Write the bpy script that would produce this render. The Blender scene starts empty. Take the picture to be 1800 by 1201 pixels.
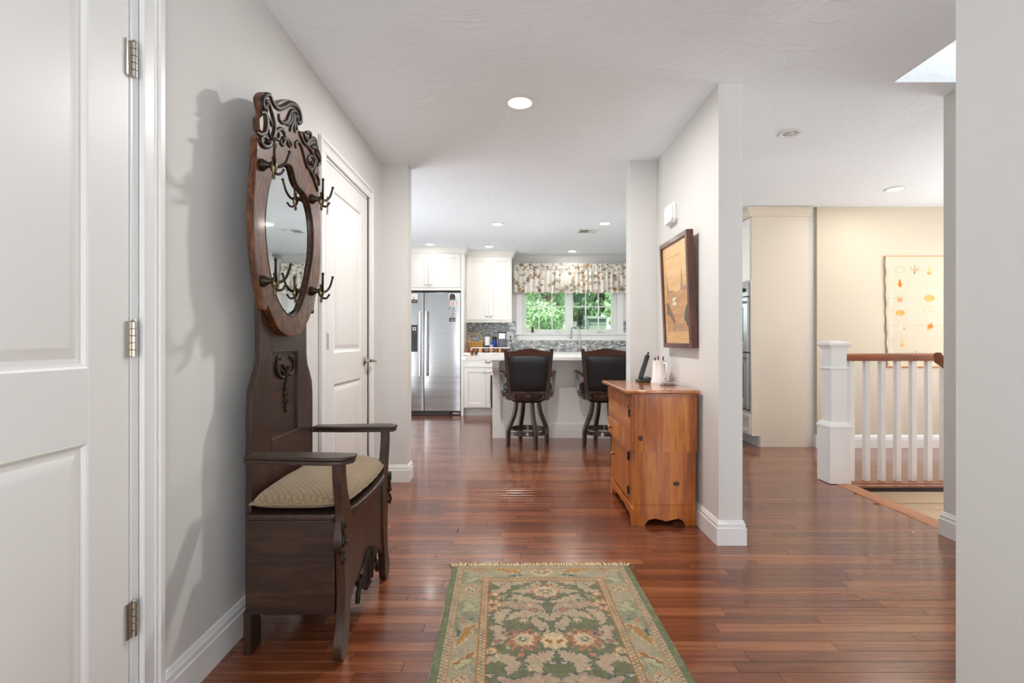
import bpy, bmesh, math, random
import numpy as np
from mathutils import Vector, Matrix, Euler
random.seed(7); rng = np.random.default_rng(5)
sc = bpy.context.scene
C = sc.collection
PI = math.pi
F, CX, CY, H = 885.0, 900.0, 600.5, 1.075   # focal length in px, image centre, eye height (m)
CEIL = 2.44

# ------------------------------------------------------------------ camera, sky, sun, fill lights, exposure
cd = bpy.data.cameras.new('camera'); cam = bpy.data.objects.new('camera', cd); C.objects.link(cam)
cam.location = (0, 0, H); cam.rotation_euler = (PI/2, 0, 0)
cd.sensor_width = 36.0; cd.lens = F/1800*36; cd.clip_start = 0.03; cd.clip_end = 200
sc.camera = cam

w = bpy.data.worlds.new('sky'); sc.world = w; w.use_nodes = True
bg = w.node_tree.nodes['Background']; bg.inputs[0].default_value = (0.86, 0.93, 1.0, 1); bg.inputs[1].default_value = 3.2

sd = bpy.data.lights.new('sun', 'SUN'); sd.energy = 7.0; sd.angle = 0.01; sd.color = (1, .96, .88)
so = bpy.data.objects.new('sun', sd); C.objects.link(so); so.rotation_euler = (math.radians(52), 0, math.radians(-20))

def area(name, loc, rot, sx, sy, energy, col=(1, 1, 1)):
    d = bpy.data.lights.new(name, 'AREA'); d.shape = 'RECTANGLE'; d.size = sx; d.size_y = sy; d.energy = energy; d.color = col
    o = bpy.data.objects.new(name, d); C.objects.link(o); o.location = loc; o.rotation_euler = rot
    return o
# unseen fill lights added to brighten hall, kitchen, side passage, right-hand room and stairwell
UPT = math.radians(42)
area('fill_light_hall', (0.05, -1.40, 1.25), (PI/2+UPT, 0, 0), 1.8, 2.1, 55, (.92, .965, 1))
area('fill_light_kitchen', (-2.50, 5.2, 1.2), (0, -PI/2-math.radians(34), 0), 2.0, 2.0, 50, (.92, .965, 1))
area('fill_light_right_room', (5.08, 3.75, 1.4), (0, PI/2-math.radians(12), 0), 1.5, 1.8, 40, (.97, .985, 1))
area('fill_light_passage', (1.75, -1.40, 1.3), (PI/2+math.radians(12), 0, 0), 1.0, 2.0, 36, (.94, .975, 1))
area('fill_light_stairwell', (5.1, 3.3, -.5), (0, PI/2, 0), 1.0, .8, 9, (1, .98, .95))

vs = sc.view_settings
vs.view_transform = 'Standard'; vs.look = 'None'; vs.gamma = 1.0; vs.use_curve_mapping = False
vs.exposure = 0.58
sc.display_settings.display_device = 'sRGB'
sc.cycles.max_bounces = 10; sc.cycles.diffuse_bounces = 6; sc.cycles.glossy_bounces = 4
sc.cycles.transmission_bounces = 6; sc.cycles.transparent_max_bounces = 8
sc.cycles.caustics_reflective = False; sc.cycles.caustics_refractive = False
sc.cycles.sample_clamp_indirect = 6.0

# ------------------------------------------------------------------ materials
def lin(c):
    return tuple(((x/255)/12.92 if x/255 <= .04045 else ((x/255+.055)/1.055)**2.4) for x in c)
def newmat(name):
    m = bpy.data.materials.new(name); m.use_nodes = True
    return m, m.node_tree.nodes, m.node_tree.links, m.node_tree.nodes['Principled BSDF']
def setp(b, rough, metal=0, coat=0, spec=.5, sheen=0):
    b.inputs['Roughness'].default_value = rough; b.inputs['Metallic'].default_value = metal
    b.inputs['Coat Weight'].default_value = coat; b.inputs['Coat Roughness'].default_value = .12
    b.inputs['Specular IOR Level'].default_value = spec
    if sheen: b.inputs['Sheen Weight'].default_value = sheen
def mat(name, col, rough=.5, metal=0, coat=0, spec=.5, var=0., vscale=6., bump=0., bscale=60., sheen=0, stretch=(1, 1, 1), bdist=.002):
    """plain material; var = noise tint, bump = fine relief"""
    m, n, l, b = newmat(name); c = lin(col); setp(b, rough, metal, coat, spec, sheen)
    b.inputs['Base Color'].default_value = (*c, 1)
    if var or bump:
        tc = n.new('ShaderNodeTexCoord'); mp = n.new('ShaderNodeMapping'); mp.inputs['Scale'].default_value = stretch
        l.new(tc.outputs['Object'], mp.inputs['Vector'])
    if var:
        nz = n.new('ShaderNodeTexNoise'); nz.inputs['Scale'].default_value = vscale; nz.inputs['Detail'].default_value = 4
        l.new(mp.outputs[0], nz.inputs['Vector'])
        r = n.new('ShaderNodeValToRGB'); r.color_ramp.elements[0].position = .3; r.color_ramp.elements[1].position = .7
        r.color_ramp.elements[0].color = (*[x*(1-var) for x in c], 1); r.color_ramp.elements[1].color = (*[min(1, x*(1+var)) for x in c], 1)
        l.new(nz.outputs['Fac'], r.inputs[0]); l.new(r.outputs[0], b.inputs['Base Color'])
    if bump:
        nb = n.new('ShaderNodeTexNoise'); nb.inputs['Scale'].default_value = bscale; nb.inputs['Detail'].default_value = 3
        l.new(mp.outputs[0], nb.inputs['Vector'])
        bp = n.new('ShaderNodeBump'); bp.inputs['Strength'].default_value = bump; bp.inputs['Distance'].default_value = bdist
        l.new(nb.outputs['Fac'], bp.inputs['Height']); l.new(bp.outputs[0], b.inputs['Normal'])
    return m
def wood(name, cols, grain='X', scale=9., rough=.35, coat=0., rnd=None, knots=0, stretch=14., bump=.15, spec=.5, rnd_amt=.5, dist=1.2):
    """grained wood; cols = 3 sRGB colours dark..light; rnd = None / 'object' / 'attr' shifts colour and grain per board"""
    m, n, l, b = newmat(name); setp(b, rough, 0, coat, spec)
    tc = n.new('ShaderNodeTexCoord'); mp = n.new('ShaderNodeMapping')
    s = {'X': (1/stretch, 1, 1), 'Y': (1, 1/stretch, 1), 'Z': (1, 1, 1/stretch)}[grain]
    mp.inputs['Scale'].default_value = s
    l.new(tc.outputs['Object'], mp.inputs['Vector'])
    vec = mp.outputs[0]; rv = None
    if rnd:
        if rnd == 'object':
            oi = n.new('ShaderNodeObjectInfo'); rv = oi.outputs['Random']
        else:
            at = n.new('ShaderNodeAttribute'); at.attribute_name = 'rnd'; rv = at.outputs['Fac']
        mu = n.new('ShaderNodeMath'); mu.operation = 'MULTIPLY'; mu.inputs[1].default_value = 37.
        l.new(rv, mu.inputs[0])
        ad = n.new('ShaderNodeVectorMath'); ad.operation = 'ADD'; l.new(vec, ad.inputs[0]); l.new(mu.outputs[0], ad.inputs[1]); vec = ad.outputs[0]
    n1 = n.new('ShaderNodeTexNoise'); n1.inputs['Scale'].default_value = scale; n1.inputs['Detail'].default_value = 5
    n1.inputs['Roughness'].default_value = .62; n1.inputs['Distortion'].default_value = dist; l.new(vec, n1.inputs['Vector'])
    n2 = n.new('ShaderNodeTexNoise'); n2.inputs['Scale'].default_value = scale*9; n2.inputs['Detail'].default_value = 3; l.new(vec, n2.inputs['Vector'])
    mx = n.new('ShaderNodeMix'); mx.data_type = 'FLOAT'; mx.inputs[0].default_value = .32
    l.new(n1.outputs['Fac'], mx.inputs[2]); l.new(n2.outputs['Fac'], mx.inputs[3])
    fac = mx.outputs[0]
    if rv is not None:
        k = n.new('ShaderNodeMath'); k.operation = 'MULTIPLY_ADD'; k.inputs[1].default_value = rnd_amt; k.inputs[2].default_value = -rnd_amt/2
        l.new(rv, k.inputs[0]); a2 = n.new('ShaderNodeMath'); a2.operation = 'ADD'; l.new(fac, a2.inputs[0]); l.new(k.outputs[0], a2.inputs[1]); fac = a2.outputs[0]
    r = n.new('ShaderNodeValToRGB'); e = r.color_ramp.elements
    e[0].position = .35; e[0].color = (*lin(cols[0]), 1); e[1].position = .65; e[1].color = (*lin(cols[2]), 1)
    em = e.new(.5); em.color = (*lin(cols[1]), 1)
    l.new(fac, r.inputs[0]); col = r.outputs[0]
    if knots:
        vo = n.new('ShaderNodeTexVoronoi'); vo.inputs['Scale'].default_value = knots; 
        mp2 = n.new('ShaderNodeMapping'); mp2.inputs['Scale'].default_value = {'X': (.45, 1, 1), 'Y': (1, .45, 1), 'Z': (1, 1, .6)}[grain]
        l.new(tc.outputs['Object'], mp2.inputs[0]); l.new(mp2.outputs[0], vo.inputs['Vector'])
        kr = n.new('ShaderNodeValToRGB'); kr.color_ramp.elements[0].position = .05; kr.color_ramp.elements[1].position = .10
        kr.color_ramp.elements[0].color = (1, 1, 1, 1); kr.color_ramp.elements[1].color = (0, 0, 0, 1)
        l.new(vo.outputs['Distance'], kr.inputs[0])
        km = n.new('ShaderNodeMix'); km.data_type = 'RGBA'; l.new(kr.outputs[0], km.inputs[0]); l.new(col, km.inputs[6]); km.inputs[7].default_value = (*lin((58, 28, 14)), 1)
        col = km.outputs[2]
    l.new(col, b.inputs['Base Color'])
    if bump:
        bp = n.new('ShaderNodeBump'); bp.inputs['Strength'].default_value = bump; bp.inputs['Distance'].default_value = .001
        l.new(n2.outputs['Fac'], bp.inputs['Height']); l.new(bp.outputs[0], b.inputs['Normal'])
    return m
def attrmat(name, rough=.9, sheen=0, bump=0, bscale=400, spec=.2, trans=0):
    """colours printed on the mesh (rug pile, printed cloth) come from its own colour layer"""
    m, n, l, b = newmat(name); setp(b, rough, 0, 0, spec, sheen)
    a = n.new('ShaderNodeAttribute'); a.attribute_name = 'print'; l.new(a.outputs['Color'], b.inputs['Base Color'])
    if bump:
        tc = n.new('ShaderNodeTexCoord'); nb = n.new('ShaderNodeTexNoise'); nb.inputs['Scale'].default_value = bscale
        l.new(tc.outputs['Object'], nb.inputs['Vector']); bp = n.new('ShaderNodeBump'); bp.inputs['Strength'].default_value = bump; bp.inputs['Distance'].default_value = .002
        l.new(nb.outputs['Fac'], bp.inputs['Height']); l.new(bp.outputs[0], b.inputs['Normal'])
    if trans:
        b.inputs['Transmission Weight'].default_value = 0
        b.inputs['Subsurface Weight'].default_value = 0
    return m
def glass(name, col=(1, 1, 1), rough=0., alpha=.12):
    """thin pane: mostly clear, with a mirror-like sheen"""
    m, n, l, b = newmat(name); out = n['Material Output']
    tr = n.new('ShaderNodeBsdfTransparent'); tr.inputs[0].default_value = (*col, 1)
    gl = n.new('ShaderNodeBsdfGlossy'); gl.inputs['Roughness'].default_value = rough
    fr = n.new('ShaderNodeFresnel'); fr.inputs[0].default_value = 1.45
    ms = n.new('ShaderNodeMixShader'); l.new(fr.outputs[0], ms.inputs[0]); l.new(tr.outputs[0], ms.inputs[1]); l.new(gl.outputs[0], ms.inputs[2])
    l.new(ms.outputs[0], out.inputs[0]); return m
def emit(name, col, s):
    m, n, l, b = newmat(name); b.inputs['Base Color'].default_value = (*col, 1)
    b.inputs['Emission Color'].default_value = (*col, 1); b.inputs['Emission Strength'].default_value = s; return m

M = {}
M['wall'] = mat('wall_paint', (211, 210, 207), .72, bump=.08, bscale=260)
M['wall_tan'] = mat('tan_wall_paint', (204, 192, 172), .7, bump=.08, bscale=260)
M['wall_cream'] = mat('cream_paint', (222, 212, 184), .6)
M['white'] = mat('white_trim_paint', (228, 228, 227), .38)
M['door_paint'] = mat('white_door_paint', (224, 223, 221), .42)
M['cab'] = mat('cabinet_white', (232, 230, 225), .38)
M['cab_tan'] = mat('cabinet_side_cream', (214, 203, 186), .45)
M['toe'] = mat('toe_kick_grey', (205, 208, 210), .5)
M['quartz'] = mat('white_quartz', (236, 235, 233), .18, var=.04, vscale=30)
M['dark'] = mat('black_gap', (12, 11, 11), .6)
M['black_plastic'] = mat('black_plastic', (24, 24, 26), .35)
M['grey_plastic'] = mat('grey_plastic', (96, 98, 100), .4)
M['white_plastic'] = mat('white_plastic', (236, 236, 234), .4)
M['nickel'] = mat('satin_nickel', (190, 184, 174), .28, 1)
M['chrome'] = mat('chrome', (168, 170, 172), .16, 1)
M['brass'] = mat('aged_brass', (112, 98, 72), .34, 1, var=.3, vscale=60)
M['bronze'] = mat('dark_bronze', (64, 56, 48), .38, .9, var=.3, vscale=80)
M['iron'] = mat('blackened_iron', (30, 28, 27), .45, .7)
M['subfloor'] = mat('dark_subfloor_wood', (40, 16, 9), .7)  # dark sub-floor wood seen in the joints between planks
FL = [(96, 48, 27), (120, 64, 37), (146, 88, 55)]
M['plank'] = wood('cherry_plank', FL, 'X', 16, .23, .5, 'object', stretch=22, bump=.05, rnd_amt=.24)
M['plank_far'] = wood('cherry_plank_field', FL, 'X', 16, .23, .5, 'attr', stretch=22, bump=.05, rnd_amt=.24)
M['nosing'] = wood('oak_nosing', [(150, 84, 44), (182, 112, 64), (204, 140, 88)], 'Y', 14, .35, .3)
M['shoe'] = wood('stair_shoe_wood', [(112, 54, 20), (146, 78, 34), (170, 98, 50)], 'X', 14, .35, .3)
M['rail'] = wood('handrail_wood', [(110, 50, 14), (148, 76, 24), (172, 98, 42)], 'X', 14, .32, .4)
OAK = [(34, 20, 13), (52, 31, 21), (76, 47, 30)]
M['oak'] = wood('dark_oak', OAK, 'Z', 16, .42, .15, dist=2.2, stretch=9)
M['oak_y'] = wood('dark_oak_across', OAK, 'Y', 16, .42, .15, dist=2.2, stretch=9)
M['oak_x'] = wood('dark_oak_deep', OAK, 'X', 16, .42, .15, dist=2.2, stretch=9)
M['oak_frame'] = wood('quartersawn_oak', [(36, 18, 9), (84, 45, 20), (136, 80, 40)], 'Z', 13, .38, .12, dist=5, stretch=3.2)
M['oak_carved'] = mat('carved_oak', (34, 21, 13), .42, coat=.0, spec=.3, var=.35, vscale=30)
PINE = [(132, 62, 5), (174, 92, 11), (204, 128, 34)]
M['pine'] = wood('knotty_pine', PINE, 'Z', 10, .32, .4, knots=0, stretch=12)
M['pine_y'] = wood('knotty_pine_across', PINE, 'Y', 10, .30, .4, stretch=12)
M['pine_top'] = wood('pine_top', [(136, 68, 22), (172, 98, 40), (198, 128, 64)], 'Y', 9, .2, .7, stretch=12)
M['pine_dark'] = wood('pine_reddish', [(130, 62, 14), (162, 84, 22), (186, 110, 40)], 'Z', 10, .32, .4, stretch=12)
M['pine_light'] = wood('pine_light', [(160, 84, 20), (194, 112, 38), (214, 142, 62)], 'Z', 10, .32, .4, stretch=12)
M['knot'] = mat('pine_knot', (56, 28, 16), .4, var=.4, vscale=40)
ST = [(26, 14, 9), (44, 24, 16), (66, 38, 26)]
M['stool_wood'] = wood('espresso_wood', ST, 'Z', 18, .28, .5, stretch=10)
M['stool_top'] = wood('espresso_rail', [(38, 17, 10), (64, 29, 18), (88, 44, 27)], 'X', 14, .28, .5, stretch=10)
M['leather'] = mat('black_leather', (11, 13, 16), .40, bump=.25, bscale=220)
M['walnut'] = wood('walnut_frame', [(58, 28, 18), (86, 44, 28), (108, 60, 40)], 'Z', 14, .34, .2)
M['steel'] = mat('brushed_steel', (186, 188, 191), .24, 1, var=.05, vscale=3, stretch=(1, 1, 30), bump=.25, bscale=.10, bdist=.02)
M['chrome_soft'] = mat('polished_handle', (232, 234, 236), .3, 1)
M['steel_dark'] = mat('dark_steel', (90, 92, 94), .35, 1)  # darker steel for the handle mounts and dispenser
M['oven_glass'] = mat('dark_oven_glass', (28, 34, 36), .05, spec=.8)
M['mirror'] = mat('silvered_glass', (232, 238, 240), .015, 1)
M['pane'] = glass('window_pane', (.95, .99, .97))
M['vinyl'] = mat('window_vinyl', (216, 222, 216), .4)
M['ceramic'] = mat('white_ceramic', (230, 228, 225), .22, coat=.3)
M['wicker'] = mat('wicker', (208, 160, 92), .7, var=.25, vscale=90, bump=.5, bscale=150)
M['blue'] = mat('blue_plastic', (20, 60, 160), .35)
M['navy'] = mat('navy_plastic', (22, 36, 66), .35)
M['cord'] = mat('black_cord', (20, 20, 20), .5)
M['fringe'] = mat('cream_cotton', (206, 184, 146), .9, var=.12, vscale=60)
M['lamp_lens'] = emit('lamp_lens', (1, .96, .9), 9)
M['glass_cone'] = mat('clear_plastic', (178, 182, 182), .12, coat=.5)
M['grass'] = mat('lawn', (92, 130, 58), .9, var=.3, vscale=3)
M['bark'] = mat('bark', (84, 68, 54), .9, var=.3, vscale=10)
M['siding'] = mat('pale_siding', (78, 92, 78), .7)
M['roof'] = mat('roof_shingle', (88, 88, 90), .9)

def ceiling_mat():
    m, n, l, b = newmat('swirled_ceiling_plaster'); setp(b, .8, spec=.25); b.inputs['Base Color'].default_value = (*lin((236, 242, 247)), 1)
    tc = n.new('ShaderNodeTexCoord')
    nz = n.new('ShaderNodeTexNoise'); nz.inputs['Scale'].default_value = 5; nz.inputs['Detail'].default_value = 5; nz.inputs['Distortion'].default_value = 2.5
    l.new(tc.outputs['Object'], nz.inputs['Vector'])
    r = n.new('ShaderNodeValToRGB'); r.color_ramp.elements[0].position = .46; r.color_ramp.elements[1].position = .56; l.new(nz.outputs['Fac'], r.inputs[0])
    bp = n.new('ShaderNodeBump'); bp.inputs['Strength'].default_value = .25; bp.inputs['Distance'].default_value = .006
    l.new(r.outputs[0], bp.inputs['Height']); l.new(bp.outputs[0], b.inputs['Normal']); return m
M['ceiling'] = ceiling_mat()

def mosaic_mat():
    m, n, l, b = newmat('glass_mosaic'); setp(b, .18, spec=.6)
    tc = n.new('ShaderNodeTexCoord'); sx = n.new('ShaderNodeSeparateXYZ'); cb = n.new('ShaderNodeCombineXYZ')
    l.new(tc.outputs['Object'], sx.inputs[0])
    # gentle wave of the rows
    wv = n.new('ShaderNodeMath'); wv.operation = 'SINE'; mu = n.new('ShaderNodeMath'); mu.operation = 'MULTIPLY'; mu.inputs[1].default_value = 95
    l.new(sx.outputs[0], mu.inputs[0]); l.new(mu.outputs[0], wv.inputs[0])
    ma = n.new('ShaderNodeMath'); ma.operation = 'MULTIPLY_ADD'; ma.inputs[1].default_value = .0035; l.new(wv.outputs[0], ma.inputs[0]); l.new(sx.outputs[2], ma.inputs[2])
    l.new(sx.outputs[0], cb.inputs[0]); l.new(ma.outputs[0], cb.inputs[1])
    bk = n.new('ShaderNodeTexBrick'); bk.inputs['Scale'].default_value = 1; bk.inputs['Mortar Size'].default_value = .0018
    bk.inputs['Brick Width'].default_value = .046; bk.inputs['Row Height'].default_value = .0165; bk.offset = .5
    bk.inputs['Color1'].default_value = (0, 0, 0, 1); bk.inputs['Color2'].default_value = (1, 1, 1, 1); bk.inputs['Mortar'].default_value = (.1, .1, .1, 1)
    l.new(cb.outputs[0], bk.inputs['Vector'])
    r = n.new('ShaderNodeValToRGB'); e = r.color_ramp.elements; e[0].position = 0; e[0].color = (*lin((58, 62, 64)), 1); e[1].position = 1; e[1].color = (*lin((226, 230, 228)), 1)
    for p, c in ((.22, (104, 104, 102)), (.45, (150, 158, 160)), (.7, (122, 116, 108)), (.85, (184, 194, 198))):
        x = e.new(p); x.color = (*lin(c), 1)
    l.new(bk.outputs['Color'], r.inputs[0])
    mx = n.new('ShaderNodeMix'); mx.data_type = 'RGBA'; l.new(bk.outputs['Fac'], mx.inputs[0]); l.new(r.outputs[0], mx.inputs[6]); mx.inputs[7].default_value = (*lin((168, 168, 164)), 1)
    l.new(mx.outputs[2], b.inputs['Base Color']); return m
M['mosaic'] = mosaic_mat()

def cushion_mat():
    """woven lattice with a small figure in each lozenge"""
    m, n, l, b = newmat('jacquard_cushion'); setp(b, .9, spec=.15, sheen=.2)
    tc = n.new('ShaderNodeTexCoord'); sx = n.new('ShaderNodeSeparateXYZ'); l.new(tc.outputs['Object'], sx.inputs[0])
    def mth(op, a, bb=None):
        k = n.new('ShaderNodeMath'); k.operation = op
        for i, v in enumerate((a, bb)):
            if v is None: continue
            if isinstance(v, (int, float)): k.inputs[i].default_value = v
            else: l.new(v, k.inputs[i])
        return k.outputs[0]
    K = 72.
    a = mth('SINE', mth('MULTIPLY', mth('ADD', sx.outputs[0], sx.outputs[1]), K))
    d = mth('SINE', mth('MULTIPLY', mth('SUBTRACT', sx.outputs[0], sx.outputs[1]), K))
    e1 = mth('MINIMUM', mth('ABSOLUTE', a), mth('ABSOLUTE', d))
    lat = mth('LESS_THAN', mth('ABSOLUTE', mth('SUBTRACT', e1, .22)), .09)
    lat2 = mth('LESS_THAN', e1, .05)
    p = mth('MULTIPLY', mth('ABSOLUTE', a), mth('ABSOLUTE', d))
    ring = mth('LESS_THAN', mth('ABSOLUTE', mth('SUBTRACT', p, .60)), .05)
    crs = mth('MULTIPLY', mth('GREATER_THAN', mth('MAXIMUM', mth('ABSOLUTE', a), mth('ABSOLUTE', d)), .985), mth('GREATER_THAN', p, .66))
    fig = mth('MULTIPLY', mth('MAXIMUM', ring, crs), .8)
    fac = mth('MAXIMUM', mth('MAXIMUM', lat, lat2), fig)
    nz = n.new('ShaderNodeTexNoise'); nz.inputs['Scale'].default_value = 500; l.new(tc.outputs['Object'], nz.inputs['Vector'])
    fac2 = mth('MULTIPLY', fac, mth('ADD', mth('MULTIPLY', nz.outputs['Fac'], .8), .35))
    mx = n.new('ShaderNodeMix'); mx.data_type = 'RGBA'; l.new(fac2, mx.inputs[0]); mx.inputs[6].default_value = (*lin((160, 138, 108)), 1); mx.inputs[7].default_value = (*lin((98, 88, 72)), 1)
    l.new(mx.outputs[2], b.inputs['Base Color'])
    bp = n.new('ShaderNodeBump'); bp.inputs['Strength'].default_value = .5; bp.inputs['Distance'].default_value = .0015; bp.invert = True
    l.new(fac, bp.inputs['Height']); l.new(bp.outputs[0], b.inputs['Normal']); return m
M['cushion'] = cushion_mat()
M['cushion_side'] = mat('cushion_boxing', (136, 120, 94), .9, var=.15, vscale=120, bump=.3, bscale=300)

def leaf_mat(name, a, b_):
    m, n, l, b = newmat(name); setp(b, .6, spec=.2)
    at = n.new('ShaderNodeAttribute'); at.attribute_name = 'rnd'
    r = n.new('ShaderNodeValToRGB'); r.color_ramp.elements[0].color = (*lin(a), 1); r.color_ramp.elements[1].color = (*lin(b_), 1)
    l.new(at.outputs['Fac'], r.inputs[0]); l.new(r.outputs[0], b.inputs['Base Color'])
    tl = n.new('ShaderNodeBsdfTranslucent'); l.new(r.outputs[0], tl.inputs[0])
    ms = n.new('ShaderNodeMixShader'); ms.inputs[0].default_value = .4
    l.new(b.outputs[0], ms.inputs[1]); l.new(tl.outputs[0], ms.inputs[2]); l.new(ms.outputs[0], n['Material Output'].inputs[0]); return m
M['leaf_dark'] = leaf_mat('dark_leaves', (78, 108, 76), (138, 166, 124))
M['leaf_light'] = leaf_mat('light_leaves', (106, 142, 98), (172, 198, 150))

# ------------------------------------------------------------------ mesh helpers
class MB:
    def __init__(s): s.v = []; s.f = []
    def add(s, vs_, fs):
        o = len(s.v); s.v += [tuple(p) for p in vs_]; s.f += [tuple(o+i for i in f) for f in fs]; return s
    def box(s, x0, x1, y0, y1, z0, z1):
        return s.add([(x, y, z) for x in (x0, x1) for y in (y0, y1) for z in (z0, z1)],
                     [(0, 1, 3, 2), (4, 6, 7, 5), (0, 4, 5, 1), (2, 3, 7, 6), (0, 2, 6, 4), (1, 5, 7, 3)])
    def ubox(s, mp, u0, u1, v0, v1, d0, d1):
        return s.add([mp(u, v, d) for u in (u0, u1) for v in (v0, v1) for d in (d0, d1)],
                     [(0, 1, 3, 2), (4, 6, 7, 5), (0, 4, 5, 1), (2, 3, 7, 6), (0, 2, 6, 4), (1, 5, 7, 3)])
    def obox(s, c, size, rot):
        R = rot.to_matrix() if isinstance(rot, Euler) else rot
        return s.add([Vector(c) + R @ Vector((sx*size[0]/2, sy*size[1]/2, sz*size[2]/2)) for sx in (-1, 1) for sy in (-1, 1) for sz in (-1, 1)],
                     [(0, 1, 3, 2), (4, 6, 7, 5), (0, 4, 5, 1), (2, 3, 7, 6), (0, 2, 6, 4), (1, 5, 7, 3)])
    def tube(s, path, r, n=8, flat=None, cap=True, square=False):
        """swept tube; r = number or list; flat = (direction, factor) squashes the section along a direction"""
        P = [Vector(p) for p in path]; k = len(P)
        R = r if isinstance(r, (list, tuple)) else [r]*k
        t0 = (P[1]-P[0]).normalized(); up = Vector((0, 0, 1)) if abs(t0.z) < .9 else Vector((0, 1, 0))
        if flat: up = Vector(flat[0])
        nrm = (up - t0*up.dot(t0))
        if nrm.length < 1e-5: nrm = t0.orthogonal()
        nrm.normalize(); rings = []
        for i in range(k):
            t = (P[min(i+1, k-1)]-P[max(i-1, 0)])
            if t.length < 1e-9: t = t0
            t.normalize()
            base = Vector(flat[0]) if flat else nrm
            q = base - t*base.dot(t)
            if q.length > 1e-4: nrm = q.normalized()
            bn = t.cross(nrm)
            ring = []
            for j in range(n):
                a = 2*PI*(j+.5)/n if square else 2*PI*j/n
                ring.append(P[i] + nrm*(R[i]*math.cos(a)*(flat[1] if flat else 1)) + bn*(R[i]*math.sin(a)))
            rings.append(ring)
        vs_ = [p for ring in rings for p in ring]; fs = []
        for i in range(k-1):
            for j in range(n):
                a, b = i*n+j, i*n+(j+1) % n; fs.append((a, b, b+n, a+n))
        if cap: fs.append(tuple(range(n-1, -1, -1))); fs.append(tuple(range((k-1)*n, k*n)))
        return s.add(vs_, fs)
    def cyl(s, p0, p1, r0, r1=None, n=20): return s.tube([p0, p1], [r0, r0 if r1 is None else r1], n)
    def lathe(s, prof, c=(0, 0, 0), n=28, axis='Z', cap=True, sx=1., sy=1.):
        c = Vector(c); vs_ = []; k = len(prof)
        for r, z in prof:
            for j in range(n):
                a = 2*PI*j/n; p = (r*math.cos(a)*sx, r*math.sin(a)*sy, z)
                if axis == 'X': p = (p[2], p[0], p[1])
                elif axis == 'Y': p = (p[0], p[2], p[1])
                vs_.append(c+Vector(p))
        fs = [(i*n+j, i*n+(j+1) % n, (i+1)*n+(j+1) % n, (i+1)*n+j) for i in range(k-1) for j in range(n)]
        if cap: fs.append(tuple(range(n-1, -1, -1))); fs.append(tuple(range((k-1)*n, k*n)))
        return s.add(vs_, fs)
    def ball(s, c, r, nu=12, nv=8):
        rr = r if isinstance(r, (list, tuple)) else (r, r, r); c = Vector(c); vs_ = [c+Vector((0, 0, -rr[2]))]; fs = []
        for i in range(1, nv):
            t = -PI/2+PI*i/nv
            for j in range(nu):
                a = 2*PI*j/nu; vs_.append(c+Vector((rr[0]*math.cos(t)*math.cos(a), rr[1]*math.cos(t)*math.sin(a), rr[2]*math.sin(t))))
        vs_.append(c+Vector((0, 0, rr[2]))); L = len(vs_)-1
        for j in range(nu):
            fs.append((0, 1+(j+1) % nu, 1+j)); fs.append((L, L-nu+j, L-nu+(j+1) % nu))
        for i in range(nv-2):
            for j in range(nu):
                a = 1+i*nu+j; b = 1+i*nu+(j+1) % nu; fs.append((a, b, b+nu, a+nu))
        return s.add(vs_, fs)
    def prism(s, poly, mp, d0, d1):
        k = len(poly); vs_ = [mp(u, v, d0) for u, v in poly]+[mp(u, v, d1) for u, v in poly]
        fs = [tuple(range(k-1, -1, -1)), tuple(range(k, 2*k))]+[(i, (i+1) % k, k+(i+1) % k, k+i) for i in range(k)]
        return s.add(vs_, fs)
    def sweep(s, path, prof):
        """profile (offset to the left of the path, z) mitred along a plan path"""
        P = [Vector(p) for p in path]; k = len(P); vs_ = []; m = len(prof)
        for i in range(k):
            ns = []
            if i > 0: d = (P[i]-P[i-1]).normalized(); ns.append(Vector((-d.y, d.x)))
            if i < k-1: d = (P[i+1]-P[i]).normalized(); ns.append(Vector((-d.y, d.x)))
            o = ns[0] if len(ns) == 1 else (ns[0]+ns[1])/(1+ns[0].dot(ns[1]))
            vs_ += [(P[i].x+o.x*d_, P[i].y+o.y*d_, z) for d_, z in prof]
        fs = [(i*m+j, i*m+(j+1) % m, (i+1)*m+(j+1) % m, (i+1)*m+j) for i in range(k-1) for j in range(m)]
        fs += [tuple(range(m-1, -1, -1)), tuple(range((k-1)*m, k*m))]
        return s.add(vs_, fs)
    def relief(s, mp, rect, loops):
        """nested rectangles (inset, depth) inside rect: raised-panel moulding"""
        u0, u1, v0, v1 = rect; vs_ = []
        for ins, d in loops:
            vs_ += [mp(u0+ins, v0+ins, d), mp(u1-ins, v0+ins, d), mp(u1-ins, v1-ins, d), mp(u0+ins, v1-ins, d)]
        k = len(loops); fs = [(i*4+j, i*4+(j+1) % 4, (i+1)*4+(j+1) % 4, (i+1)*4+j) for i in range(k-1) for j in range(4)]
        fs.append(tuple(range((k-1)*4, k*4)))
        return s.add(vs_, fs)

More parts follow.
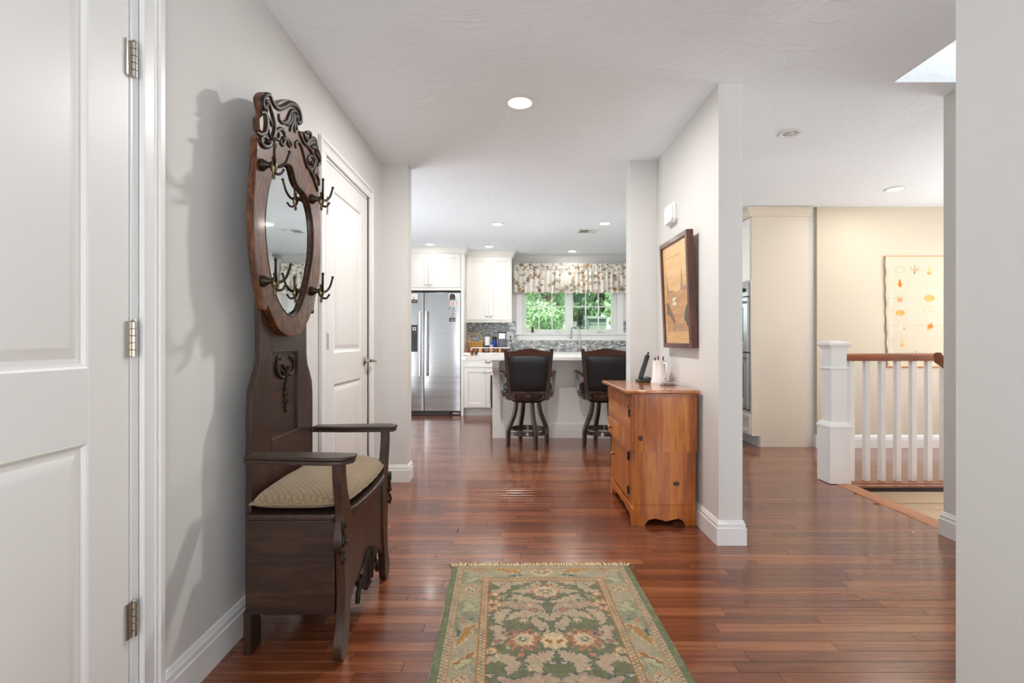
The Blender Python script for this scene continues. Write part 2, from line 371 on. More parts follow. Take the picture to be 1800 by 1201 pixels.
def rootloc(o):
    while o.parent is not None: o = o.parent
    return o.location
def link(name, me, m, parent=None, bevel=0, seg=2):
    if m is not None and not me.materials: me.materials.append(m)
    o = bpy.data.objects.new(name, me); C.objects.link(o)
    if parent is not None:
        o.parent = parent
    if bevel:
        b = o.modifiers.new('edge', 'BEVEL'); b.width = bevel; b.segments = seg; b.limit_method = 'ANGLE'; b.angle_limit = math.radians(40)
        wn = o.modifiers.new('shade', 'WEIGHTED_NORMAL'); wn.keep_sharp = True
    return o
def mesh(name, mb, off=None, smooth=True, angle=38, recalc=True):
    me = bpy.data.meshes.new(name)
    vs_ = mb.v if off is None else [(p[0]-off[0], p[1]-off[1], p[2]-off[2]) for p in mb.v]
    me.from_pydata(vs_, [], mb.f)
    if recalc:
        bm = bmesh.new(); bm.from_mesh(me); bmesh.ops.recalc_face_normals(bm, faces=bm.faces); bm.to_mesh(me); bm.free()
    if smooth:
        me.polygons.foreach_set('use_smooth', [True]*len(me.polygons)); me.set_sharp_from_angle(angle=math.radians(angle))
    me.update(); return me
def obj(name, mb, m, parent=None, bevel=0, smooth=True, angle=38, label=None, base=None, seg=2, recalc=True):
    """link one mesh built in world coordinates; top-level objects get their origin at base"""
    off = rootloc(parent) if parent is not None else base
    o = link(name, mesh(name, mb, off, smooth, angle, recalc), m, parent, bevel, seg)
    if parent is None and base is not None: o.location = base
    if label: o['label'] = label
    return o
def tag(o, label, cat, group=None, kind=None):
    o['label'] = label; o['category'] = cat
    if group: o['group'] = group
    if kind: o['kind'] = kind
    return o
def thing(name, label, cat, loc=(0, 0, 0), group=None):
    o = bpy.data.objects.new(name, None); C.objects.link(o); o.location = loc; o.empty_display_size = .1
    return tag(o, label, cat, group)
def struct(name, mb, m, label, parent=None, cat=None, **kw):
    o = obj(name, mb, m, parent, **kw)
    o['kind'] = 'structure'
    if label: o['label'] = label
    if parent is None: o['category'] = cat or name.split('_')[0]
    return o
def copy_tree(o, parent=None):
    c = o.copy(); C.objects.link(c)
    if parent is not None: c.parent = parent
    for ch in list(o.children): copy_tree(ch, c)
    return c
def plate(name, loops, mp, d0, d1, bev, m, parent, label=None):
    """flat board with any outline and holes, rounded edges (uses a filled 2-D curve)"""
    cu = bpy.data.curves.new(name+'_outline', 'CURVE'); cu.dimensions = '2D'; cu.fill_mode = 'BOTH'
    for lp in loops:
        sp = cu.splines.new('POLY'); sp.points.add(len(lp)-1)
        for p, (u, v) in zip(sp.points, lp): p.co = (u, v, 0, 1)
        sp.use_cyclic_u = True
    th = (d1-d0)/2; cu.extrude = max(1e-4, th-bev); cu.bevel_depth = bev; cu.bevel_resolution = 2; cu.offset = -bev
    to = bpy.data.objects.new('tmp', cu); me = bpy.data.meshes.new_from_object(to); bpy.data.objects.remove(to); bpy.data.curves.remove(cu)
    mb = MB(); mb.add([mp(v.co.x, v.co.y, v.co.z+(d0+d1)/2) for v in me.vertices], [tuple(p.vertices) for p in me.polygons])
    bpy.data.meshes.remove(me)
    o = obj(name, mb, m, parent, label=label, recalc=False)
    bm = bmesh.new(); bm.from_mesh(o.data); bmesh.ops.remove_doubles(bm, verts=bm.verts, dist=1e-5); bmesh.ops.recalc_face_normals(bm, faces=bm.faces); bm.to_mesh(o.data); bm.free()
    o.data.set_sharp_from_angle(angle=math.radians(50)); wn = o.modifiers.new('shade', 'WEIGHTED_NORMAL'); wn.keep_sharp = True; wn.weight = 80; return o
def smooth_path(pts, sub=6, closed=False):
    """Catmull-Rom through the points"""
    P = [Vector(p) for p in pts]; n = len(P); out = []
    rngi = range(n) if closed else range(n-1)
    for i in rngi:
        p0, p1, p2, p3 = (P[(i-1) % n], P[i], P[(i+1) % n], P[(i+2) % n]) if closed else (P[max(i-1, 0)], P[i], P[i+1], P[min(i+2, n-1)])
        for k in range(sub):
            t = k/sub
            out.append(.5*((2*p1)+(-p0+p2)*t+(2*p0-5*p1+4*p2-p3)*t*t+(-p0+3*p1-3*p2+p3)*t**3))
    if not closed: out.append(P[-1])
    return out
def onX(px, py, X): Y = F*X/(px-CX); return (Y, H+(CY-py)*Y/F)
def onY(px, py, Y): return ((px-CX)*Y/F, H+(CY-py)*Y/F)
def fS(y): return lambda u, v, d: (u, y-d, v)          # face looking to the camera (-Y)
def fW(x): return lambda u, v, d: (x-d, u, v)          # face looking left (-X)
def fE(x): return lambda u, v, d: (x+d, u, v)          # face looking right (+X)
# ================================================================== THE SETTING
XL, XR = -.996, 1.094             # hall walls
YB = 7.93                         # kitchen window wall
YT = 5.10                         # tan wall
# ---- floor: dark sub-floor with every strip of wood laid on it
sf = MB()
for x0, x1, y0, y1 in ((-2.6, 2.40, -1.5, YB), (2.40, 5.2, 3.80, YB)): sf.box(x0, x1, y0, y1, -.06, -.0125)
floor = struct('floor', sf, M['subfloor'], 'glossy red-brown cherry strip floor running across hall and kitchen')
PW = .057
plank_cache = {}
def plank_mesh(L):
    k = round(L, 2)
    if k not in plank_cache:
        a, c = .0004, .0009; mb = MB(); L2 = L-.0008; wv = PW-.0008
        vs_ = [(x, y, -.0125) for x, y in ((0, 0), (L2, 0), (L2, wv), (0, wv))]+[(x, y, -c) for x, y in ((0, 0), (L2, 0), (L2, wv), (0, wv))]+[(x, y, 0) for x, y in ((c, c), (L2-c, c), (L2-c, wv-c), (c, wv-c))]
        mb.add(vs_, [(0, 1, 5, 4), (1, 2, 6, 5), (2, 3, 7, 6), (3, 0, 4, 7), (4, 5, 9, 8), (5, 6, 10, 9), (6, 7, 11, 10), (7, 4, 8, 11), (8, 9, 10, 11)])
        me = mesh('plank', mb, smooth=False); me.materials.append(M['plank']); plank_cache[k] = me
    return plank_cache[k]
LENS = (.42, .55, .68, .80, .95, 1.1)
prnd = random.Random(11)
rows_near = []; far_v = MB(); far_r = []
y = -1.5; row = 0; nplank = 0
while y < YB:
    if y < 2.80: ext = [(-1.05, 2.44)]
    elif y+PW < 3.80: ext = [(-1.05 if y < 3.9 else -2.6, 2.44)]
    else: ext = [(-1.05 if y < 3.86 else -2.6, 3.2 if y > YT else 5.2)]
    for xa, xb in ext:
        x = xa - prnd.random()*.6
        while x < xb-1e-3:
            L = prnd.choice(LENS); x0 = max(x, xa); x1 = min(x+L, xb)
            if x1-x0 < .05: x += L; continue
            near = 1.50 <= y <= 4.75 and nplank < 300 and x0 < 2.6 and x1 > -.99
            if near and x0 > 1.1 and y < 1.6: near = False
            if near:
                o = bpy.data.objects.new('plank', plank_mesh(x1-x0)); C.objects.link(o); o.parent = floor; o.location = (x0, y, 0); nplank += 1
            else:
                c = .0009; yy = y+PW-.0008; xx = x1-.0008
                far_v.add([(x0, y, -c), (xx, y, -c), (xx, yy, -c), (x0, yy, -c), (x0+c, y+c, 0), (xx-c, y+c, 0), (xx-c, yy-c, 0), (x0+c, yy-c, 0), (x0, y, -.0125), (xx, y, -.0125), (xx, yy, -.0125), (x0, yy, -.0125)],
                          [(0, 1, 5, 4), (1, 2, 6, 5), (2, 3, 7, 6), (3, 0, 4, 7), (4, 5, 6, 7), (8, 9, 1, 0), (9, 10, 2, 1), (10, 11, 3, 2), (11, 8, 0, 3)])
                far_r += [prnd.random()]*9
            x += L
    y += PW; row += 1
me = mesh('plank_field', far_v, smooth=False, recalc=False)
at = me.attributes.new('rnd', 'FLOAT', 'FACE'); at.data.foreach_set('value', far_r)
o = link('plank_field', me, M['plank_far'], floor); o['kind'] = 'stuff'
# ---- ceiling with the skylight shaft near the right edge
SX0, SX1, SY0, SY1 = 2.01, 2.40, 1.45, 2.65
mb = MB()
for x0, x1, y0, y1 in ((-2.72, SX0, -1.62, YB+.15), (SX0, 5.32, SY1, YB+.15), (SX0, 5.32, -1.62, SY0), (SX1, 5.32, SY0, SY1)): mb.box(x0, x1, y0, y1, CEIL, CEIL+.2)
struct('ceiling', mb, M['ceiling'], 'white ceiling with swirled plaster texture')
mb = MB()
mb.box(SX0-.1, SX0, SY0-.1, SY1+.1, CEIL+.2, 3.4); mb.box(SX1, SX1+.1, SY0-.1, SY1+.1, CEIL+.2, 3.4)
mb.box(SX0, SX1, SY1, SY1+.1, CEIL+.2, 3.4); mb.box(SX0, SX1, SY0-.1, SY0, CEIL+.2, 3.4)
struct('wall_skylight', mb, M['wall'], 'white shaft of the skylight above the stair hall')
# ---- walls
def wall(name, boxes, m, label):
    mb = MB()
    for b in boxes: mb.box(*b)
    return struct(name, mb, M[m], label, smooth=False)
D1a, D1b, D2a, D2b, DH = .55, 1.346, 2.69, 3.465, 2.068
wall('wall_left', [(XL-.12, XL, -1.5, D1a-.03, 0, CEIL), (XL-.12, XL, D1a-.03, D1b, DH, CEIL), (XL-.12, XL, D1b, D2a, 0, CEIL), (XL-.12, XL, D2a, D2b, DH, CEIL), (XL-.12, XL, D2b, 3.86, 0, CEIL)], 'wall',
     'light grey hall wall behind the dark oak hall tree')
wall('wall_wing_left', [(-2.6, -.80, 3.86, 4.0, 0, CEIL)], 'wall', 'grey wall stub left of the kitchen opening')
wall('wall_right', [(XR, XR+.126, 2.665, 3.80, 0, CEIL)], 'wall', 'grey hall wall behind the pine cabinet and picture')
wall('wall_wing_right', [(.893, XR+.126, 3.80, 3.94, 0, CEIL)], 'wall', 'grey wall stub right of the kitchen opening')
wall('wall_near_right', [(XR, XR+.126, -1.5, 1.241, 0, CEIL)], 'wall', 'pale grey wall end at the right edge beside the viewer')
wall('wall_stair', [(2.40, 2.53, -1.5, 2.80, 0, CEIL), (2.53, 5.2, 2.68, 2.80, -1.6, CEIL)], 'wall', 'grey wall end beside the stair opening')
wall('wall_tan', [(3.09, 5.2, YT, YT+.14, 0, CEIL)], 'wall_tan', 'tan wall with the seashell hanging')
wall('wall_kitchen_right', [(3.09, 3.20, YT+.14, YB, 0, CEIL)], 'wall', 'grey end of the wall beside the tall oven cabinet')
WX0, WX1, WZ0, WZ1 = .159, 1.654, 1.203, 2.03
wall('wall_kitchen_back', [(-2.6, WX0, YB, YB+.15, 0, CEIL), (WX1, 3.2, YB, YB+.15, 0, CEIL), (WX0, WX1, YB, YB+.15, 0, WZ0), (WX0, WX1, YB, YB+.15, WZ1, CEIL)], 'wall', 'grey kitchen wall around the window')
wall('wall_kitchen_left', [(-2.72, -2.6, 3.86, YB+.15, 0, CEIL)], 'wall', 'grey kitchen wall left of the refrigerator')
wall('wall_right_far', [(5.2, 5.32, 2.68, YT+.14, -1.6, CEIL)], 'wall', 'grey wall at the far side of the stair hall')
wall('wall_front', [(-1.12, 2.53, -1.62, -1.5, 0, CEIL)], 'wall', 'grey wall behind the viewer')
# ---- stairwell below floor level
mb = MB(); mb.box(2.54, 5.2, 3.835, 3.86, -1.6, -.035)
struct('wall_stairwell', mb, M['wall_cream'], 'cream wall below the balustrade in the stairwell')
mb = MB(); mb.box(2.54, 5.2, 3.818, 3.835, -.15, -.028); mb.sweep([(5.2, 3.835), (2.54, 3.835)], [(0, -.205), (.012, -.203), (.012, -.195), (.018, -.19), (.018, -.176), (.012, -.172), (.012, -.16), (0, -.15)])
struct('trim_1', mb, M['wall_cream'], 'cream fascia board and moulding under the balustrade', cat='trim')
mb = MB(); mb.box(2.44, 2.555, 2.80, 3.80, -.03, .004)
struct('trim_2', mb, M['nosing'], 'light oak nosing board along the top of the stairs', bevel=.004, cat='trim')
mb = MB()
for i in range(6):
    x = 2.555+.26*i; z = -.19*(i+1); mb.box(x-.01, x+.27, 2.80, 3.835, z-.03, z); mb.box(x-.02, x, 2.80, 3.835, z, z+.165)
struct('trim_3', mb, M['nosing'], 'oak stair steps going down to the right', cat='trim')
# ---- baseboards
BB = [(0, 0), (.016, 0), (.016, .090), (.012, .094), (.012, .110), (.0085, .114), (.006, .126), (0, .130)]
def base(name, paths, label):
    mb = MB()
    for p in paths: mb.sweep(p, BB)
    return struct(name, mb, M['white'], label, cat='baseboard')
base('baseboard_left', [[(XL, 2.605), (XL, 1.428)]], 'white baseboard behind the dark oak hall tree')
base('baseboard_wing_left', [[(-.80, 4.0), (-.80, 3.86), (XL, 3.86), (XL, 3.595)]], 'white baseboard at the foot of the left wall stub')
base('baseboard_right', [[(1.22, 3.94), (1.22, 2.665), (XR, 2.665), (XR, 3.80), (.893, 3.80), (.893, 3.94)]], 'white baseboard at the wall end right of the pine cabinet')
base('baseboard_stair', [[(2.40, -1.4), (2.40, 2.80), (2.53, 2.80)]], 'white baseboard at the wall end beside the stairs')
base('baseboard_tan', [[(5.2, YT), (3.09, YT), (3.09, 5.9)]], 'white baseboard along the tan wall behind the balusters')
base('baseboard_near_right', [[(1.22, 1.241), (XR+.126, 1.241), (XR, 1.241)][1:], [(XR, -1.4), (XR, 1.241)]], 'white baseboard at the right beside the viewer')

# ---- interior doors (two raised panels each)
def panel_leaf(mp, u0, u1, v1, d, hinge_at):
    """door leaf with two raised panels; mp maps (along, up, out)"""
    st = .127; rects = [(u0+st, u1-st, 1.013, v1-.125), (u0+st, u1-st, .225, .836)]
    mb = MB()
    mb.ubox(mp, u0, u0+st, .012, v1, d-.035, d); mb.ubox(mp, u1-st, u1, .012, v1, d-.035, d)
    for a, b in ((.012, .225), (.836, 1.013), (v1-.125, v1)): mb.ubox(mp, u0+st, u1-st, a, b, d-.035, d)
    panels = [MB().relief(mp, r, [(0, d), (.004, d-.002), (.010, d-.009), (.022, d-.010), (.046, d-.002), (.05, d-.0015)]) for r in rects]
    return mb, panels
def casing(mp, u0, u1, v1, w_=.078):
    """flat casing with an outer bead and an inner step around a door opening"""
    mb = MB()
    for a, b, t in ((.002, w_-.002, .012), (w_-.022, w_, .020), (w_-.034, w_-.026, .015), (0, .008, .015)):
        mb.ubox(mp, u0-b, u0-a, 0, v1+a, 0, t)
        mb.ubox(mp, u1+a, u1+b, 0, v1+a, 0, t)
        mb.ubox(mp, u0-b, u1+b, v1+a, v1+b, 0, t)
    return mb
def hinge(door, y, z, zlen=.092, out=.012):
    x = XL+out; mb = MB()
    mb.box(XL-.001, XL+.003, y-.017, y+.001, z-zlen/2, z+zlen/2)
    h = obj('hinge', mb, M['nickel'], door, smooth=False)
    k = MB()
    for i in range(5):
        a = z-zlen/2+zlen*i/5; k.lathe([(.0062, a+.0006), (.0070, a+.0012), (.0070, a+zlen/5-.0012), (.0062, a+zlen/5-.0006)], (XL+.006, y+.005, 0), 14)
    k.lathe([(.003, z+zlen/2), (.006, z+zlen/2+.001), (.0035, z+zlen/2+.006)], (XL+.006, y+.005, 0), 12)
    obj('hinge_pin', k, M['nickel'], h, angle=50)
    return h
mpL = fE(XL)
def house_door(name, label, y0, y1, hinge_y, handle_y=None):
    mb, pans = panel_leaf(mpL, y0, y1, 2.048, -.002, hinge_y)
    d = struct(name, mb, M['door_paint'], label, bevel=.0015)
    for p in pans: obj('panel', p, M['door_paint'], d, angle=20)
    jb = MB(); a, b = y0-.004, y1+.004
    mpb = mpL
    jb.ubox(mpb, a-.026, a, 0, DH, -.12, .0); jb.ubox(mpb, b, b+.026, 0, DH, -.12, .0); jb.ubox(mpb, a-.026, b+.026, 2.052, DH+.01, -.12, .0)
    jb.ubox(mpb, a, a+.012, 0, 2.052, -.12, -.04); jb.ubox(mpb, b-.012, b, 0, 2.052, -.12, -.04)
    obj('door_jamb', jb, M['white'], d, smooth=False)
    obj('door_casing', casing(mpL, a-.026, b+.026, DH), M['white'], d, bevel=.003)
    return d
d1 = house_door('door_1', 'white two-panel door with three hinges at the left edge', D1a, 1.312, 1.312)
for z in (1.813, 1.081, .348): hinge(d1, 1.3145, z)
d2 = house_door('door_2', 'white closet door with a lever handle behind the hall tree', 2.696, 3.457, 2.696)
for z in (1.80, 1.075, .33): hinge(d2, 2.692, z)
k = MB(); k.lathe([(.0, .0), (.031, .0), (.031, .006), (.026, .010), (.012, .012), (.011, .042), (.0, .042)], (XL-.002, 3.395, .945), 24, 'X')
hd = obj('door_handle', k, M['nickel'], d2)
k = MB(); k.tube(smooth_path([(XL+.045, 3.395, .945), (XL+.052, 3.41, .946), (XL+.054, 3.45, .944), (XL+.05, 3.50, .938)], 5), [.009]*6+[.0085]*5+[.008]*5, 10, flat=((0, 0, 1), 1.1))
k.ball((XL+.05, 3.50, .938), .0085, 10, 6)
obj('lever', k, M['nickel'], hd)

# ---- kitchen window
mb = MB()
GX = [(.224, .839), (.964, 1.570)]; GZ = (1.265, 1.985)
y0, y1 = YB+.02, YB+.075
mb.box(WX0, GX[0][0], y0, y1, WZ0, WZ1); mb.box(GX[0][1], GX[1][0], y0, y1, WZ0, WZ1); mb.box(GX[1][1], WX1, y0, y1, WZ0, WZ1)
for a, b in GX: mb.box(a, b, y0, y1, WZ0, GZ[0]); mb.box(a, b, y0, y1, GZ[1], WZ1)
win = struct('window_1', mb, M['vinyl'], 'white double casement window with small panes over the sink', bevel=.004)
for a, b in GX:
    g = MB(); wd = (b-a)/3
    xs = [a+wd, a+2*wd]; zs = [1.626]
    for x in xs: g.box(x-.008, x+.008, YB+.035, YB+.06, *GZ)
    for i in range(3):
        x0 = a if i == 0 else xs[i-1]+.008; x1 = b if i == 2 else xs[i]-.008
        g.box(x0, x1, YB+.035, YB+.06, 1.618, 1.634)
        for z0, z1 in ((GZ[0], 1.618), (1.634, GZ[1])):
            p = MB(); p.box(x0, x1, YB+.046, YB+.049, z0, z1); obj('pane', p, M['pane'], win, smooth=False)
    obj('muntin', g, M['white'], win, smooth=False)
    k = MB(); xc = b-.12 if a < .5 else a+.42
    k.box(xc-.05, xc+.05, YB-.0, YB+.02, 1.213, 1.224); k.tube([(xc+.04, YB-.005, 1.224), (xc-.02, YB-.02, 1.236), (xc-.045, YB-.02, 1.236)], .006, 8)
    obj('window_crank', k, M['vinyl'], win)
mb = MB()
mb.box(.068, .159, YB-.018, YB, 1.203, 2.12); mb.box(1.654, 1.752, YB-.018, YB, 1.203, 2.12); mb.box(.068, 1.752, YB-.018, YB, 2.03, 2.12)
obj('window_casing', mb, M['white'], win, bevel=.003)
mb = MB(); mb.box(.155, 1.658, YB, YB+.02, 1.19, 1.205); mb.box(.045, 1.775, YB-.05, YB, 1.18, 1.203); mb.box(.075, 1.745, YB-.018, YB, 1.093, 1.18)
obj('window_sill', mb, M['white'], win, bevel=.004)

# ---- tiled wall behind the counters
mb = MB(); mb.box(-.69, .068, YB-.008, YB, .905, 1.395); mb.box(1.752, 3.0, YB-.008, YB, .905, 1.40); mb.box(.068, 1.752, YB-.008, YB, .905, 1.095)
struct('wall_tile', mb, M['mosaic'], 'wavy grey glass mosaic behind the kitchen counter', smooth=False)
# crown along the ceiling over the window
CRS = [(0, -.085), (.010, -.085), (.014, -.07), (.040, -.035), (.052, -.022), (.06, -.016), (.06, 0), (0, 0)]

# ---- ceiling lights, speaker and air vent
def ceiling_light(x, y, label, on=True, r=.078, power=11, group=None, col=(1, .97, .93)):
    t = thing('ceiling_light' if on else 'ceiling_speaker', label, 'light' if on else 'speaker', (x, y, CEIL), group)
    mb = MB(); mb.lathe([(r, 0), (r+.014, -.001), (r+.016, -.006), (r+.004, -.009), (r-.008, -.004), (r-.010, .0)], (x, y, CEIL), 40)
    mb2 = MB(); vs_ = []
    obj('trim_ring', mb, M['white'], t, angle=60)
    lb = MB(); lb.lathe([(0.001, -.0035), (r-.010, -.003), (r-.008, -.0005), (.001, -.0005)], (x, y, CEIL), 36)
    if on:
        obj('lens', lb, M['lamp_lens'], t)
        d = bpy.data.lights.new('lamp', 'AREA'); d.shape = 'DISK'; d.size = .14; d.energy = power; d.color = col
        o = bpy.data.objects.new('lamp', d); C.objects.link(o); o.parent = t; o.location = (0, 0, -.012)
    else:
        obj('grille', lb, M['speaker'], t)
        k = MB(); k.lathe([(.0, -.010), (r*.45, -.006), (r*.5, -.003), (0, -.003)], (x, y, CEIL), 24); obj('cone', k, M['speaker2'], t)
    return t
M['speaker'] = mat('speaker_mesh', (176, 178, 176), .6)
M['speaker2'] = mat('speaker_centre', (196, 198, 198), .6)
ceiling_light(.045, 2.873, 'large round recessed ceiling light in the hall', power=22, r=.072)
ceiling_light(1.82, 3.296, 'unlit grey round speaker in the ceiling right of the wall end', on=False, r=.055)
ceiling_light(3.43, 4.50, 'round recessed ceiling light in front of the tan wall', power=4.5, r=.066, col=(1, .95, .88))
for x, y, lb in ((-1.147, 7.05, 'recessed ceiling light in front of the cabinet over the refrigerator'), (-.33, 7.22, 'recessed ceiling light in front of the tall double-door wall cabinet'),
                 (-.17, 5.85, 'recessed ceiling light over the island, above the stool further left'), (1.07, 5.81, 'recessed ceiling light behind the square air vent'),
                 (.91, 7.60, 'recessed ceiling light close above the flowered valance')):
    ceiling_light(x, y, lb, power=(.6 if x < -1 else 1.4) if y > 6.5 else 12, r=.066, group='recessed kitchen lights')
t = thing('ceiling_vent', 'white rectangular louvred air vent in the kitchen ceiling', 'vent', (.93, 6.2, CEIL))
mb = MB(); x0, x1, y0, y1 = .80, 1.065, 6.08, 6.33
for a in ((x0, x1, y0, y0+.03), (x0, x1, y1-.03, y1), (x0, x0+.03, y0+.03, y1-.03), (x1-.03, x1, y0+.03, y1-.03)): mb.box(*a, CEIL-.010, CEIL)
obj('vent_frame', mb, M['white'], t, bevel=.003)
mb = MB(); mb.box(x0+.03, x1-.03, y0+.03, y1-.03, CEIL-.002, CEIL-.0005); obj('vent_recess', mb, M['grey_plastic'], t, smooth=False)
for i in range(9):
    mb = MB(); x = x0+.042+i*.0225; mb.obox((x, (y0+y1)/2, CEIL-.007), (.002, .186, .014), Euler((0, .7 if i < 5 else -.7, 0))); obj('slat', mb, M['white'], t, smooth=False)

print('PLANKS', nplank)
# ================================================================== HALL TREE (antique oak hall stand with mirror and box seat)
HX, HY = -.872, 2.0
ht = thing('hall_tree', 'dark antique oak hall tree with oval mirror, coat hooks and box seat', 'hall tree', (-.74, 2.0, 0))
mpF = lambda u, v, d: (d, u, v)      # (Y, Z) outlines, d = X
def trace(px, X): return [onX(a, b, X) for a, b in px]
out_px = [(457.5, 170.8), (459, 185), (461.6, 195), (460.8, 203.3), (456.6, 208), (457.5, 228.3), (461.6, 233.3), (453.3, 240.8), (452, 262), (449.7, 307.8), (446.6, 349.8), (446.2, 398.7), (449.7, 454.7), (455, 496.6), (460.2, 521), (463.7, 542), (466.5, 545.5), (469.4, 544.6),
          (470.3, 537.2), (475.8, 548), (485, 570), (494, 583), (505, 590.4), (514, 591.3), (527, 587.6), (536, 575.7), (543.6, 561), (549, 546.4), (551, 551.5), (552.7, 548), (552.5, 537), (556.4, 515), (561, 493), (563.4, 466), (563.9, 438), (563.4, 384.8), (561.6, 356.8), (559, 336),
          (560.5, 318), (561.5, 303), (559.5, 290), (563.2, 278), (561, 266), (558.2, 256), (553.2, 245), (544.9, 233), (537, 231), (532.4, 231.6), (530, 236.6), (524.9, 228.3), (525, 221.6), (529.5, 213.3), (530.7, 203.3), (528.5, 195), (524.9, 188.3), (518.2, 180), (508.2, 175), (500, 175),
          (491.6, 178.3), (485, 183.3), (480, 181.6), (476.6, 173.3), (475, 165), (465, 162)]
in_px = [(505, 287.4), (496, 287.8), (488, 291.5), (482, 300), (478.3, 310), (475, 322), (471.5, 338), (468.3, 360), (466.5, 384.8), (467, 410), (469, 433.7), (472, 460), (476, 482.7), (480.5, 502), (486.4, 521), (492.5, 535), (500.4, 547.3), (508, 554), (514.4, 556.3), (521, 553.5), (527, 546), (533, 530), (538.9, 510.6), (544.5, 484),
         (549.4, 454.7), (551, 430), (551, 405.7), (549.2, 385), (545.9, 367), (541.5, 352), (537, 341.5), (530, 333), (524.5, 327), (520.5, 318), (517.8, 307.8), (515, 297), (511.6, 290.5)]
outer = trace(out_px, HX); inner = trace(in_px, HX)
inner = [(p.x, p.y) for p in smooth_path([(a, b, 0) for a, b in inner], 3, True)]; outer = [(p.x, p.y) for p in smooth_path([(a, b, 0) for a, b in outer], 3, True)]
plate('mirror_frame', [outer, inner], mpF, HX-.026, HX, .003, M['oak_frame'], ht)
# mirror with a ground edge
cyy = sum(p[0] for p in inner)/len(inner); czz = sum(p[1] for p in inner)/len(inner)
big = [(cyy+(a-cyy)*1.03, czz+(b-czz)*1.02) for a, b in inner]; small = [(cyy+(a-cyy)*.90, czz+(b-czz)*.945) for a, b in inner]
k = len(big); mb = MB()
mb.add([(HX-.017, a, b) for a, b in big]+[(HX-.0135, a, b) for a, b in small]+[(HX-.021, a, b) for a, b in big],
       [(i, (i+1) % k, k+(i+1) % k, k+i) for i in range(k)]+[tuple(range(k, 2*k))]+[(i, 2*k+i, 2*k+(i+1) % k, (i+1) % k) for i in range(k)]+[tuple(range(3*k-1, 2*k-1, -1))])
obj('mirror_glass', mb, M['mirror'], ht, smooth=False)
mb = MB(); bead = [(HX-.004, a, b) for a, b in inner]; mb.tube(smooth_path(bead, 3, True)+[bead[0]], .0055, 8, cap=False); obj('mirror_bead', mb, M['oak_carved'], ht)
# rear boards (stiles, rails) and legs
BX = -.897
back = [(1.735, 0), (1.735, .84), (1.742, .90), (1.765, .945), (1.785, .975), (1.796, 1.02), (1.796, 1.55), (1.83, 1.72), (1.83, 1.80), (2.17, 1.80), (2.17, 1.72), (2.199, 1.55), (2.199, 1.02), (2.21, .975), (2.232, .945), (2.258, .90), (2.266, .84), (2.266, 0), (2.20, 0), (2.20, .14), (1.80, .14), (1.80, 0)]
hole = [(1.881, .708), (2.114, .708), (2.114, 1.034), (1.881, 1.034)]
plate('back_board', [back, hole], mpF, BX-.022, BX, .002, M['oak'], ht)
mb = MB(); mb.box(BX-.018, BX-.012, 1.87, 2.125, .695, 1.045); obj('back_panel', mb, M['oak_y'], ht, smooth=False)
for z0, z1 in ((1.036, 1.16), (.50, .706)): mb = MB(); mb.ubox(fE(BX), 1.881, 2.114, z0, z1, 0, .0012); obj('cross_rail', mb, M['oak_y'], ht, smooth=False)
# carvings on the crest: tapering scrolls in relief
def scroll(px, r, X=HX, name='carving', sub=6, flat=.75, lift=.002, mb=None, ball=None, n=7, mt='oak_carved'):
    own = mb is None
    if own: mb = MB()
    r = r*.86; pts = [(X+lift, *onX(a, b, X)) for a, b in px]; P = smooth_path(pts, sub); k = len(P)
    rr = [r*(.45+.55*math.sin(PI*min(1, (i+1.2)/(k+.4)))**.6) for i in range(k)]
    mb.tube(P, rr, n, flat=((1, 0, 0), flat))
    if ball: mb.ball((X+lift+.003, *onX(px[-1][0], px[-1][1], X)), ball, 10, 7)
    if own: obj(name, mb, M[mt], ht, angle=60)
    return mb
Z7 = lambda pts: [(430+a/6.007, 150+b/6.005) for a, b in pts]
mb = MB()      # near scroll group
scroll(Z7([(225, 105), (185, 150), (190, 230), (225, 215), (245, 160)]), .012, mb=mb)
scroll(Z7([(215, 165), (250, 190), (280, 280), (305, 380), (310, 470), (285, 570), (250, 640), (195, 640), (160, 590), (185, 545), (225, 555), (235, 600)]), .012, mb=mb, ball=.010)
scroll(Z7([(235, 260), (225, 300), (245, 350), (275, 400), (285, 440)]), .008, mb=mb)
scroll(Z7([(245, 350), (240, 430), (255, 520), (280, 560)]), .008, mb=mb)
scroll(Z7([(165, 285), (205, 290), (222, 360), (222, 440), (205, 505), (165, 510)]), .013, mb=mb)
scroll(Z7([(120, 500), (175, 525), (215, 530)]), .010, mb=mb)
obj('scroll_carving', mb, M['oak_carved'], ht, angle=60)
mb = MB()      # moulded crest
scroll(Z7([(215, 95), (262, 105), (285, 160), (318, 218), (360, 242), (410, 225), (470, 195), (520, 205), (562, 250), (588, 320), (592, 375), (566, 395), (556, 350), (572, 320)]), .015, mb=mb, lift=0, ball=.009)
obj('crest_moulding', mb, M['oak_carved'], ht, angle=60)
mb = MB()      # acanthus below the crest
scroll(Z7([(358, 305), (362, 360), (395, 395), (435, 380), (460, 325), (485, 275), (525, 268), (552, 300), (545, 360)]), .010, mb=mb, ball=.007)
for q, r in (([(478, 290), (462, 350), (432, 415)], .010), ([(495, 280), (482, 370), (450, 425)], .010), ([(510, 285), (500, 390), (472, 480)], .011), ([(525, 300), (518, 400), (525, 500)], .010), ([(540, 330), (538, 420), (552, 470)], .008)):
    scroll(Z7(q), r, mb=mb)
scroll(Z7([(525, 385), (508, 350), (520, 318), (540, 330), (535, 372)]), .007, mb=mb, ball=.006)
obj('acanthus_carving', mb, M['oak_carved'], ht, angle=60)
mb = MB()
scroll(Z7([(315, 530), (335, 480), (375, 460), (412, 500), (420, 570), (395, 630), (372, 600), (388, 560)]), .010, mb=mb, ball=.008)
